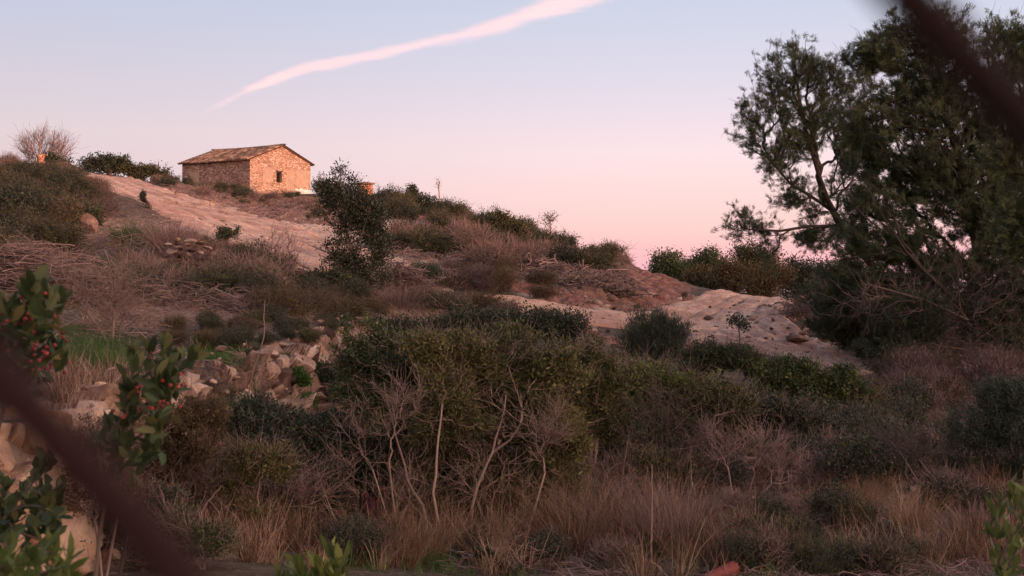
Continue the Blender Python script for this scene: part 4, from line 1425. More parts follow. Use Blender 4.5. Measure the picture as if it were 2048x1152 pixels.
# ---- leafy shrubs and small trees: one row each
# name, label, category, base px, Y, blobs, tips, leaf material, bark, leaf tuple, seed, kw
OAK = (16, .16, .055, .5, .2, 'q')
rows = [
 ('holm_oak_sapling', 'sparse dark small tree standing in front of the dirt track, right of the stone house', 'tree', 714, 31.5,
  [(690, 388, 48, 34), (683, 350, 18, 22), (655, 405, 24, 22), (745, 455, 34, 30), (716, 422, 36, 34), (660, 385, 22, 24), (742, 440, 34, 36), (694, 450, 36, 32), (668, 480, 20, 20), (735, 500, 36, 40), (700, 545, 40, 40), (758, 550, 30, 36), (655, 515, 16, 16), (705, 480, 26, 40), (712, 540, 28, 36), (735, 575, 34, 28), (680, 510, 24, 30), (772, 475, 16, 24), (650, 425, 18, 20), (750, 515, 32, 34), (640, 372, 10, 12)],
  1150, 'oak', 'darkbark', (20, .16, .062, .5, .2, 'q'), 51, dict(r_root=.06, clump=.5, sc=2.2, parts=TC, trunks='T1', twigs=600, shell=.5)),
 ('dark_bush', 'dense near black round bush at the left foot of the sparse small tree', 'bush', 655, 30.5, [(662, 572, 44, 30), (638, 570, 26, 20), (690, 585, 35, 24)], 330, 'oak', 'darkbark', (26, .16, .05, .55, .2, 'q'), 52, dict(clump=.2)),
 ('dark_shrub', 'dark reddish green shrub in front of the dirt track, left of the small tree', 'bush', 520, 26.5, [(515, 545, 62, 42), (480, 530, 40, 32), (555, 560, 38, 30), (500, 505, 24, 18)], 420, 'oak', 'darkbark', (16, .17, .045, .5, .2, 'q'), 53, dict(clump=.45, twigs=700)),
 ('small_shrub', 'bright tipped low shrub on the lower verge of the dirt track', 'bush', 452, 38, [(455, 468, 20, 13), (444, 474, 14, 12)], 90, 'lentisk', 'darkbark', (16, .12, .05, .5, .3, 'q'), 54, {}),
 ('upright_shrub', 'narrow dark upright little shrub on the lower edge of the track', 'bush', 287, 50, [(286, 398, 5, 12), (290, 412, 7, 8)], 40, 'oak', 'darkbark', (14, .10, .07, .5, .4, 'q'), 55, {}),
 ('green_bush', 'big olive green bush at the left edge of the photo below the skyline', 'bush', 30, 42, [(-10, 375, 46, 40), (44, 400, 50, 30), (0, 430, 80, 45), (90, 430, 60, 35)], 700, 'olive', 'darkbark', (18, .22, .06, .45, .2, 'q'), 56, dict(clump=.3)),
 ('evergreen_bush', 'dark brownish green scrub bush under the far left skyline, below the ruined pillar', 'bush', 60, 34, [(60, 450, 90, 40), (20, 480, 60, 40), (120, 440, 50, 40), (150, 490, 50, 30)], 640, 'brown', 'darkbark', (16, .2, .05, .45, .2, 'q'), 57, dict(clump=.4, twigs=900)),
 ('dark_oak_shrub', 'dark spiky oak shrub on the skyline right of the ruined pillar', 'bush', 125, 57, [(122, 345, 26, 26), (105, 322, 14, 12), (150, 355, 22, 18), (98, 312, 6, 8)], 260, 'oak', 'darkbark', (14, .22, .10, .5, .2, 'q'), 58, dict(clump=.45, sc=1.2)),
 ('skyline_shrub', 'ragged dark green shrub left of the small masonry stub at the top of the track', 'bush', 215, 84, [(205, 330, 34, 18), (240, 330, 26, 18), (178, 335, 16, 12)], 300, 'oak', 'darkbark', (14, .3, .13, .5, .2, 'q'), 59, dict(clump=.4, sc=.9)),
 ('skyline_shrub', 'low olive shrub on the skyline between the masonry stub and the stone house', 'bush', 290, 84, [(275, 345, 28, 16), (318, 352, 22, 16), (300, 340, 12, 14)], 260, 'olive', 'darkbark', (14, .3, .12, .5, .2, 'q'), 60, dict(clump=.4, sc=.9)),
 ('thin_sapling', 'thin sapling with tufted top left of the stone house', 'tree', 318, 86, [(317, 330, 5, 8), (312, 345, 14, 8), (325, 352, 12, 8)], 50, 'oak', 'darkbark', (9, .2, .12, .5, .4, 'q'), 61, dict(trunks=[(318, 365, 86), (317, 345, 86), (317, 325, 86)])),
 ('gnarled_shrub', 'gnarled dark shrub against the far end of the stone house side wall', 'bush', 345, 88, [(335, 362, 18, 16), (350, 372, 16, 16), (330, 350, 10, 8)], 110, 'oak', 'darkbark', (9, .25, .12, .5, .2, 'q'), 62, dict(clump=.4, sc=.9, r_root=.09)),
 ('wall_shrub', 'greyish green shrub against the side wall of the stone house', 'bush', 410, 88, [(395, 382, 34, 10), (430, 390, 32, 10), (375, 384, 22, 11)], 330, 'olive', 'darkbark', (14, .3, .10, .45, .3, 'q'), 63, dict(clump=.35, sc=.9)),
 ('wall_shrub', 'brown bramble heap at the front corner of the stone house', 'bush', 490, 87, [(475, 398, 30, 9), (520, 404, 26, 8)], 240, 'brown', 'twig', (12, .25, .09, .3, .3, 'q'), 64, dict(clump=.4, sc=.9, twigs=300, twl=(.4, .9), twr=.012)),
 ('wall_shrub', 'low brown and green scrub below the gable of the stone house', 'bush', 580, 88, [(570, 407, 36, 9), (615, 410, 30, 9)], 260, 'brown', 'twig', (12, .25, .09, .3, .3, 'q'), 65, dict(clump=.4, sc=.9, twigs=300, twl=(.4, .9), twr=.012)),
 ('house_side_bush', 'grey green bush just right of the stone house gable', 'bush', 650, 92, [(640, 372, 16, 18), (665, 380, 22, 18)], 220, 'olive', 'darkbark', (14, .3, .12, .5, .3, 'q'), 66, dict(clump=.4, sc=.9)),
 ('skyline_shrub', 'bushy green shrub right of the brick pillar', 'bush', 775, 82, [(770, 402, 30, 16), (800, 412, 22, 15), (745, 405, 14, 14)], 300, 'olive', 'darkbark', (14, .3, .11, .5, .2, 'q'), 67, dict(clump=.4, sc=.9)),
 ('skyline_shrub', 'tall dark shrub with a round top on the ridge between pillar and thin pale sapling', 'bush', 832, 80, [(824, 384, 11, 14), (832, 400, 18, 14), (850, 400, 14, 12), (835, 422, 28, 16)], 340, 'oak', 'darkbark', (14, .3, .12, .5, .2, 'q'), 68, dict(clump=.35, sc=.9)),
 ('skyline_shrub', 'dark shrub with a flag of leaves pointing right over the ridge', 'bush', 895, 78, [(890, 415, 16, 12), (925, 417, 11, 6), (905, 428, 22, 14), (870, 425, 20, 18)], 260, 'oak', 'darkbark', (14, .28, .11, .5, .1, 'q'), 69, dict(clump=.35, sc=.9)),
 ('pale_sapling', 'thin pale leafless sapling standing on the ridge against the pink sky', 'tree', 878, 79, [(877, 368, 5, 12)], 26, 'lilac', 'twig', (3, .2, .10, .2, .6, 'q'), 70, dict(trunks=[(880, 425, 79), (879, 395, 79), (877, 372, 79)], r_root=.04, r_tip=.012)),
 ('round_bush', 'rounded dark green bush on the ridge right of the dead shrubs', 'bush', 1010, 66, [(1005, 455, 34, 24), (1040, 465, 32, 22), (985, 470, 28, 20), (1000, 438, 16, 12)], 640, 'olive', 'darkbark', (18, .26, .09, .5, .2, 'q'), 71, dict(clump=.3, sc=1.0)),
 ('round_bush', 'low reddish green bush left of the rounded dark bush on the ridge', 'bush', 960, 69, [(965, 445, 24, 14), (945, 455, 26, 14)], 260, 'brown', 'darkbark', (14, .26, .09, .5, .2, 'q'), 72, dict(clump=.35, sc=1.0)),
 ('pink_sapling', 'airy reddish sapling on the ridge lit pink by the sunset', 'tree', 1100, 63, [(1095, 440, 16, 15), (1108, 432, 10, 8), (1100, 465, 16, 12)], 120, 'brown', 'twig', (5, .2, .07, .5, .4, 'q'), 73, dict(trunks=[(1103, 500, 63), (1102, 475, 63), (1100, 445, 63)], r_root=.04, r_tip=.01)),
 ('ridge_bush', 'dark bush with ragged tufts on the ridge right of the pink sapling', 'bush', 1125, 61, [(1130, 490, 22, 13), (1145, 478, 9, 6), (1110, 498, 28, 14), (1085, 482, 22, 14)], 300, 'oak', 'darkbark', (14, .25, .09, .5, .2, 'q'), 74, dict(clump=.35, sc=1.0)),
 ('ridge_bush', 'reddish sparse bush near the low right end of the ridge', 'bush', 1205, 57, [(1200, 508, 30, 12), (1222, 500, 16, 10), (1240, 515, 14, 9)], 240, 'brown', 'twig', (8, .22, .07, .4, .3, 'q'), 75, dict(clump=.4, sc=1.0, twigs=200, twl=(.2, .5), twr=.008)),
 ('ridge_bush', 'low dark bush capping the brush heap at the end of the ridge', 'bush', 1190, 54, [(1180, 530, 40, 13), (1225, 535, 30, 12)], 300, 'oak', 'darkbark', (14, .22, .07, .45, .2, 'q'), 76, dict(clump=.35, sc=1.0)),
 # dark bushes on the slope in the middle distance
 ('slope_bush', 'dark bush on the slope below the bare pale forked shrub', 'bush', 925, 50, [(925, 500, 28, 24), (905, 515, 24, 16)], 300, 'oak', 'darkbark', (14, .2, .065, .5, .2, 'q'), 77, dict(clump=.35)),
 ('slope_bush', 'dark green bush on the slope below the rounded ridge bush', 'bush', 1000, 52, [(1000, 505, 36, 18), (1045, 520, 30, 16)], 360, 'brown', 'darkbark', (14, .2, .06, .5, .2, 'q'), 78, dict(clump=.35, twigs=300)),
 ('slope_bush', 'grey green soft bush on the slope right of the small tree', 'bush', 845, 37, [(845, 540, 26, 12), (865, 548, 18, 10)], 220, 'blue', 'darkbark', (22, .15, .06, .2, .8, 'q'), 79, {}),
 ('slope_bush', 'brown heathy bush above the red earth bank', 'bush', 905, 36, [(910, 575, 48, 26), (870, 590, 40, 22), (950, 590, 36, 20)], 480, 'brown', 'twig', (18, .16, .05, .3, .4, 'q'), 80, dict(clump=.3, twigs=500, twr=.005)),
 ('slope_bush', 'olive brown bush half hiding the pale bank above the centre thicket', 'bush', 905, 29, [(900, 610, 42, 24), (870, 630, 30, 20)], 320, 'olive', 'twig', (16, .14, .04, .3, .4, 'q'), 81, dict(clump=.3, twigs=300, twr=.004)),
 # centre thicket
 ('back_bush', 'dark broad bush behind the centre thicket, in front of the pale bank', 'bush', 980, 21.5, [(960, 655, 70, 28), (1040, 650, 70, 24), (1120, 655, 50, 26), (900, 665, 40, 24), (820, 670, 50, 24), (760, 665, 40, 22)], 950, 'oak', 'darkbark', (44, .14, .045, .5, .2, 'q'), 82, dict(clump=.2, sc=2.5, r_root=.04)),
 ('thicket_shrub', 'left leafy shrub of the centre thicket with a crooked pale trunk', 'shrub', 868, 12.9,
  [(770, 725, 85, 48), (715, 715, 45, 36), (700, 790, 48, 50), (790, 800, 80, 50), (840, 720, 50, 40), (720, 860, 50, 40), (770, 690, 50, 26), (760, 870, 60, 40), (840, 790, 50, 50), (690, 680, 20, 30), (740, 655, 24, 18)], 1350, 'lentisk', 'palebark', (30, .055, .040, .42, .3, 'q'), 83, dict(trunks='C1', clump=.66, sc=3.6, tvar=.55, tint0=.55, r_root=.021, r_tip=.0025, twigs=1500, twl=(.08, .26))),
 ('thicket_shrub', 'middle shrub of the centre thicket with a straight thin pink trunk', 'shrub', 884, 12.4,
  [(885, 730, 65, 50), (900, 800, 70, 50), (860, 860, 60, 40), (930, 700, 45, 34), (930, 860, 50, 40), (850, 690, 50, 24), (960, 760, 50, 50)], 1050, 'olive', 'palebark', (30, .055, .038, .40, .3, 'q'), 84, dict(trunks='C2', clump=.66, sc=3.6, tvar=.55, tint0=.55, r_root=.016, r_tip=.0025, twigs=1500, twl=(.08, .26))),
 ('thicket_shrub', 'right shrub of the centre thicket with a reddish trunk leaning right', 'shrub', 930, 12.7,
  [(1000, 720, 75, 52), (1075, 725, 70, 46), (1130, 770, 45, 56), (1060, 800, 75, 60), (1090, 880, 70, 60), (1110, 960, 55, 60), (1010, 860, 50, 40), (1050, 1000, 50, 40), (1020, 680, 60, 26), (1150, 880, 40, 50), (990, 800, 60, 50)], 1600, 'olive', 'palebark', (30, .055, .040, .42, .3, 'q'), 85, dict(trunks='C3', clump=.66, sc=3.6, tvar=.55, tint0=.55, r_root=.021, r_tip=.0025, twigs=1500, twl=(.08, .26))),
 ('blue_green_bush', 'bluish dark bush left of the centre thicket below the rock outcrop', 'bush', 560, 13.2,
  [(505, 830, 50, 34), (560, 870, 70, 44), (480, 880, 46, 40), (630, 880, 50, 36), (600, 930, 70, 40), (510, 940, 60, 40), (650, 840, 36, 30), (640, 960, 60, 44), (450, 950, 40, 40)], 1200, 'blue', 'palebark', (28, .06, .042, .45, .2, 'q'), 86, dict(clump=.3, sc=4, r_root=.03, r_tip=.003, twigs=900, twl=(.1, .3))),
 ('dark_small_bush', 'small dark leafy bush on the right flank of the rock outcrop', 'bush', 660, 16.8, [(640, 745, 26, 16), (675, 755, 24, 20), (690, 780, 24, 26), (655, 800, 18, 12)], 260, 'oak', 'darkbark', (18, .09, .035, .5, .2, 'q'), 87, dict(clump=.4, sc=4)),
 ('under_bush', 'dark leafy bush filling the shade behind the crooked pale trunk', 'bush', 740, 13.3, [(690, 890, 60, 50), (740, 940, 65, 50), (800, 890, 60, 50), (760, 990, 60, 40)], 900, 'oak', 'palebark', (22, .10, .038, .45, .2, 'q'), 121, dict(clump=.35, sc=3, twigs=500)),
 ('under_bush', 'dark leafy bush filling the shade behind the straight thin trunk', 'bush', 880, 13.3, [(850, 930, 65, 50), (910, 950, 65, 50), (890, 890, 60, 44), (880, 1000, 60, 40)], 900, 'olive', 'palebark', (22, .10, .036, .42, .2, 'q'), 122, dict(clump=.35, sc=3, twigs=500, tint0=.3)),
 ('under_bush', 'dark leafy bush filling the shade behind the reddish leaning trunk', 'bush', 1020, 13.4, [(980, 930, 60, 50), (1040, 950, 60, 54), (1100, 970, 54, 50), (1030, 1010, 60, 36)], 900, 'olive', 'palebark', (22, .10, .036, .42, .2, 'q'), 123, dict(clump=.35, sc=3, twigs=500)),
 ('low_bush', 'small olive bush in the dry grass below the white forked shrub', 'bush', 1220, 13.6, [(1200, 1020, 40, 26), (1240, 1030, 36, 26)], 220, 'olive', 'twig', (16, .08, .03, .4, .4, 'q'), 124, dict(clump=.4, sc=4, twigs=400)),
 ('low_bush', 'dark green bush left of the stony patch behind the tall tussocks', 'bush', 1430, 14.6, [(1410, 940, 50, 34), (1470, 950, 44, 32), (1390, 980, 40, 24)], 380, 'blue', 'twig', (16, .09, .032, .4, .4, 'q'), 125, dict(clump=.4, sc=4, twigs=700)),
 ('low_bush', 'dark green bush between the shadowy bush and the pale brown tussock', 'bush', 1690, 17.6, [(1690, 860, 60, 36), (1640, 880, 50, 32), (1750, 870, 50, 30)], 480, 'oak', 'twig', (18, .10, .036, .42, .3, 'q'), 126, dict(clump=.35, sc=3, twigs=600)),
 ('olive_shrub', 'olive shrub with yellowish tips right against the centre thicket', 'shrub', 1185, 14.6, [(1170, 720, 44, 36), (1210, 760, 50, 44), (1160, 800, 44, 50), (1220, 840, 50, 46)], 800, 'olive', 'palebark', (22, .07, .038, .42, .3, 'q'), 131, dict(clump=.45, sc=3, twigs=600, r_root=.02)),
 ('olive_shrub', 'tall olive shrub below the feathery broom', 'shrub', 1300, 15.6, [(1290, 760, 50, 36), (1340, 790, 50, 44), (1270, 820, 50, 44), (1330, 870, 56, 40)], 800, 'lentisk', 'palebark', (22, .07, .038, .42, .3, 'q'), 132, dict(clump=.45, sc=3, twigs=600, r_root=.02)),
 ('olive_shrub', 'dull olive shrub below the dark glossy bush', 'shrub', 1430, 15.4, [(1410, 790, 50, 36), (1460, 820, 54, 44), (1390, 850, 54, 44), (1470, 890, 56, 36)], 800, 'olive', 'palebark', (22, .07, .038, .42, .3, 'q'), 133, dict(clump=.45, sc=3, twigs=600, r_root=.02)),
 ('olive_shrub', 'dark olive shrub below the bright glossy bush', 'shrub', 1570, 16.6, [(1540, 830, 54, 32), (1600, 850, 54, 34), (1560, 890, 56, 30)], 700, 'oak', 'palebark', (20, .07, .038, .42, .3, 'q'), 134, dict(clump=.45, sc=3, twigs=500, r_root=.02)),
 ('olive_shrub', 'dark spreading shrub below the right glossy bush', 'shrub', 1780, 19.5, [(1740, 820, 54, 32), (1800, 850, 54, 30), (1850, 870, 56, 26)], 600, 'olive', 'palebark', (18, .08, .040, .42, .3, 'q'), 135, dict(clump=.45, sc=3, twigs=900, r_root=.02)),
 ('bank_bush', 'brown bush covering the foot of the ochre rock bank beside the wire', 'bush', 200, 8.9, [(190, 900, 60, 50), (260, 880, 50, 40), (150, 980, 60, 50), (230, 970, 60, 50)], 420, 'brown', 'twig', (16, .06, .024, .35, .4, 'q'), 151, dict(clump=.45, sc=5, twigs=1600, twl=(.06, .2), twr=.0016, r_root=.01, r_tip=.0018)),
 ('bank_bush', 'greyish twiggy bush covering the eroded bank left of the bluish bush', 'bush', 360, 10.6, [(340, 850, 60, 44), (400, 880, 50, 44), (320, 930, 60, 44), (420, 830, 40, 34)], 480, 'brown', 'darkbark', (22, .06, .028, .38, .4, 'q'), 152, dict(clump=.45, sc=5, twigs=900, twl=(.06, .22), twr=.0018, r_root=.01, r_tip=.0018)),
 ('bank_bush', 'small dark bush at the foot of the eroded bank under the sprigs', 'bush', 300, 9.6, [(280, 1010, 60, 36), (350, 1020, 50, 36), (230, 1060, 50, 36)], 360, 'oak', 'twig', (20, .06, .028, .45, .3, 'q'), 153, dict(clump=.4, sc=5, twigs=700, twl=(.06, .2), twr=.0018, r_root=.01, r_tip=.0018)),
 ('low_bush', 'dark bush among the russet tussocks below the bluish bush', 'bush', 600, 12.6, [(560, 1000, 50, 36), (620, 1010, 50, 36), (500, 1000, 44, 30), (650, 960, 40, 30)], 480, 'oak', 'twig', (18, .06, .034, .42, .3, 'q'), 154, dict(clump=.4, sc=4, twigs=900, twl=(.08, .3))),
 ('low_bush', 'olive bush between the right thicket shrub and the white forked shrub', 'bush', 1130, 13.6, [(1120, 980, 44, 36), (1160, 1000, 44, 30), (1090, 1010, 40, 30)], 360, 'olive', 'twig', (18, .06, .034, .42, .3, 'q'), 155, dict(clump=.4, sc=4, twigs=700, twl=(.08, .3))),
 ('low_bush', 'dull green bush behind the tall greyish tussocks', 'bush', 1310, 14.4, [(1290, 930, 54, 34), (1350, 940, 50, 32), (1250, 950, 40, 30)], 480, 'olive', 'twig', (18, .07, .036, .42, .3, 'q'), 156, dict(clump=.4, sc=4, twigs=900, twl=(.08, .3))),
 ('low_bush', 'olive green bush filling the dark gap left of the burnt stump', 'bush', 480, 11.6, [(430, 960, 56, 44), (500, 930, 56, 40), (470, 1030, 60, 40), (560, 930, 40, 34)], 700, 'olive', 'twig', (20, .06, .032, .42, .3, 'q'), 160, dict(clump=.45, sc=4, twigs=900, twl=(.08, .3), r_root=.012)),
 ('low_bush', 'dark low bush at the right end of the stony patch', 'bush', 1900, 13.6, [(1880, 980, 44, 24), (1930, 1000, 44, 26)], 300, 'oak', 'twig', (18, .06, .034, .42, .3, 'q'), 157, dict(clump=.4, sc=4, twigs=700, twl=(.08, .3))),
 ('mound_bush', 'dry reddish bush growing on the rubble mound beside the path', 'bush', 1610, 34, [(1600, 630, 30, 16), (1630, 625, 26, 16), (1640, 660, 24, 16)], 300, 'brown', 'twig', (8, .10, .05, .35, .4, 'q'), 158, dict(clump=.4, sc=2, twigs=1200, twl=(.1, .35), twr=.006)),
 # right middle
 ('broom_bush', 'feathery bluish green broom bush beside the orange earth path', 'bush', 1310, 23.5, [(1300, 665, 45, 36), (1345, 670, 32, 32), (1275, 690, 34, 30), (1320, 710, 50, 26)], 520, 'blue', 'darkbark', (34, .13, .075, .09, 1.3, 'q'), 88, dict(tint0=.65)),
 ('young_tree', 'tiny dark leaved sapling standing alone before the pale dirt path', 'tree', 1480, 24, [(1475, 640, 13, 10), (1490, 645, 8, 8), (1482, 652, 14, 5)], 36, 'oak', 'darkbark', (10, .10, .055, .5, .3, 'q'), 89, dict(trunks=[(1482, 720, 24), (1480, 690, 24), (1478, 655, 24)], r_root=.012)),
 ('glossy_bush', 'dark glossy bush left of the small sapling below the dirt path', 'bush', 1430, 20.5, [(1420, 715, 40, 24), (1470, 715, 40, 22), (1390, 735, 34, 26), (1510, 735, 26, 22)], 620, 'lentisk', 'darkbark', (18, .10, .042, .45, .3, 'q'), 90, dict(clump=.4, sc=3, tint0=.3, twigs=500, twr=.004)),
 ('glossy_bush', 'bright green glossy bush in the middle of the row below the dirt path', 'bush', 1585, 19.5, [(1560, 750, 46, 30), (1600, 770, 50, 36), (1545, 790, 44, 36), (1610, 735, 26, 16)], 720, 'lentisk', 'darkbark', (20, .10, .045, .45, .3, 'q'), 91, dict(clump=.3, sc=3, tint0=.48, twigs=300, twr=.004)),
 ('glossy_bush', 'green glossy bush at the right end of the row below the dirt path', 'bush', 1675, 19.5, [(1670, 775, 46, 30), (1700, 800, 36, 34), (1650, 810, 46, 32), (1690, 745, 24, 14)], 640, 'lentisk', 'darkbark', (20, .10, .045, .45, .3, 'q'), 92, dict(clump=.3, sc=3, tint0=.45, twigs=300, twr=.004)),
 ('olive_bush', 'olive green bush among dry stalks right of the centre thicket', 'bush', 1320, 17, [(1300, 790, 50, 44), (1360, 800, 44, 40), (1280, 850, 50, 40)], 560, 'olive', 'twig', (20, .10, .034, .4, .3, 'q'), 93, dict(clump=.35, sc=3, twigs=600)),
 ('olive_bush', 'dark green bush between the centre thicket and the dry stalks', 'bush', 1200, 17.5, [(1190, 760, 44, 34), (1230, 800, 44, 40), (1190, 850, 46, 44)], 560, 'blue', 'twig', (20, .10, .036, .45, .2, 'q'), 94, dict(clump=.35, sc=3, twigs=600)),
 ('olive_bush', 'shadowy green bush below the glossy row', 'bush', 1470, 17, [(1440, 830, 50, 36), (1500, 850, 46, 36), (1400, 870, 44, 36)], 520, 'blue', 'twig', (18, .10, .034, .42, .2, 'q'), 95, dict(clump=.4, sc=3, twigs=900)),
 ('dark_right_bush', 'large dark feathery bush at the right edge under the pine', 'bush', 1985, 15.5, [(1960, 870, 80, 54), (2030, 840, 70, 60), (1930, 920, 60, 36), (2040, 930, 70, 50), (2000, 790, 60, 30)], 950, 'blue', 'darkbark', (30, .11, .05, .14, .6, 'q'), 96, dict(clump=.25, sc=3, tint0=.35)),
 ('dark_red_bush', 'dark reddish bush around the foot of the big pine trunk', 'bush', 1850, 21.5, [(1830, 790, 60, 36), (1890, 790, 44, 36), (1780, 790, 44, 30), (1860, 830, 60, 30)], 620, 'brown', 'twig', (14, .12, .035, .4, .3, 'q'), 97, dict(clump=.35, sc=2.5, twigs=1500, twl=(.1, .3), tint0=.2)),
 ('ledge_bush', 'low green bush under the wire at the bottom left', 'bush', 420, 9.3, [(330, 1060, 60, 40), (410, 1090, 60, 40), (300, 1120, 60, 40)], 420, 'lentisk', 'twig', (18, .07, .024, .45, .3, 'q'), 98, dict(clump=.4, sc=5, twigs=900, twl=(.08, .25))),
]
TRUNKS = {
    'T1': [[(714, 604, 31.5), (712, 560, 31.5), (704, 500, 31.5), (692, 455, 31.5), (688, 400, 31.5)], [(706, 510, 31.5), (725, 465, 31.4), (738, 425, 31.3)]],
    'C1': [[(872, 1075, 12.5), (845, 1010, 12.5), (815, 960, 12.5), (800, 900, 12.6), (783, 830, 12.8), (768, 765, 13.0)], [(812, 955, 13), (770, 925, 12.9), (735, 925, 12.8)], [(812, 962, 13), (790, 1000, 12.9), (770, 1060, 12.8)], [(786, 838, 13.2), (806, 780, 13.1), (800, 730, 13.1)]],
    'C2': [[(886, 1092, 12.4), (872, 1020, 12.3), (872, 950, 12.3), (876, 880, 12.4), (885, 800, 12.6)], [(873, 970, 12.5), (905, 955, 12.4), (945, 930, 12.4), (985, 920, 12.4)], [(873, 975, 12.5), (835, 960, 12.4), (800, 935, 12.4)]],
    'C3': [[(928, 1075, 12.7), (945, 1010, 12.4), (962, 955, 12.4), (985, 905, 12.4), (1000, 850, 12.5), (1012, 790, 12.7)], [(945, 1010, 12.7), (972, 985, 12.6), (985, 1000, 12.6)], [(950, 990, 12.7), (985, 965, 12.6), (1000, 955, 12.6)], [(985, 905, 12.9), (1020, 880, 12.8), (1040, 850, 12.8)]],
}
for (nm_, lab, cat, bpx, bY, bl, tips, lm, bk, leaf, seed, kw) in rows:
    kw = dict(kw)
    tr = kw.pop('trunks', None)
    if isinstance(tr, str):
        tr = [np.array([P(*q) for q in l]) for l in TRUNKS[tr]]
        g0 = tr[0][0]
        g0[2] = float(gz_mesh(g0[0], g0[1])[0])-.1
        base = g0+[0, 0, .1]
    elif tr is not None:
        tr = [np.array([P(*q) for q in tr])]
        base = gp(bpx, bY)
        tr[0] = np.vstack([base-[0, 0, .1], tr[0][1:]])
    else:
        base = gp(bpx, bY)
        # several stems fan out from the base towards the blobs
        rngt = np.random.default_rng(seed*3)
        tr = []
        for q in bl:
            c = P(q[0], q[1], bY)
            s0 = base+np.append(rngt.normal(size=2)*.06*bY/20, -.1)
            m = s0+(c-s0)*.5+rngt.normal(size=3)*.04*bY/20
            tr.append(np.array([s0, s0+(m-s0)*.5+[0, 0, .04*bY/20], m]))
    if lab.find('centre thicket with') >= 0 or seed == 51:
        kw['attach'] = .35
    kw.setdefault('r_root', .0012*bY)
    kw.setdefault('r_tip', .00018*bY)
    if seed not in (51, 82, 83, 84, 85, 86, 61, 70, 73, 89):
        leaf = (int(leaf[0]*1.2), leaf[1]*.65)+leaf[2:]
        tips = int(tips*1.5)
        kw['clump'] = max(kw.get('clump', 0), .4)
    plant(nm_, lab, cat, base, pxblobs(bl, bY+(.45 if seed in (83, 84, 85) else 0), .6 if seed in (83, 84, 85) else .8), tips, (M[bk], M[lm]), tr, leaf=leaf, seed=seed, **kw)

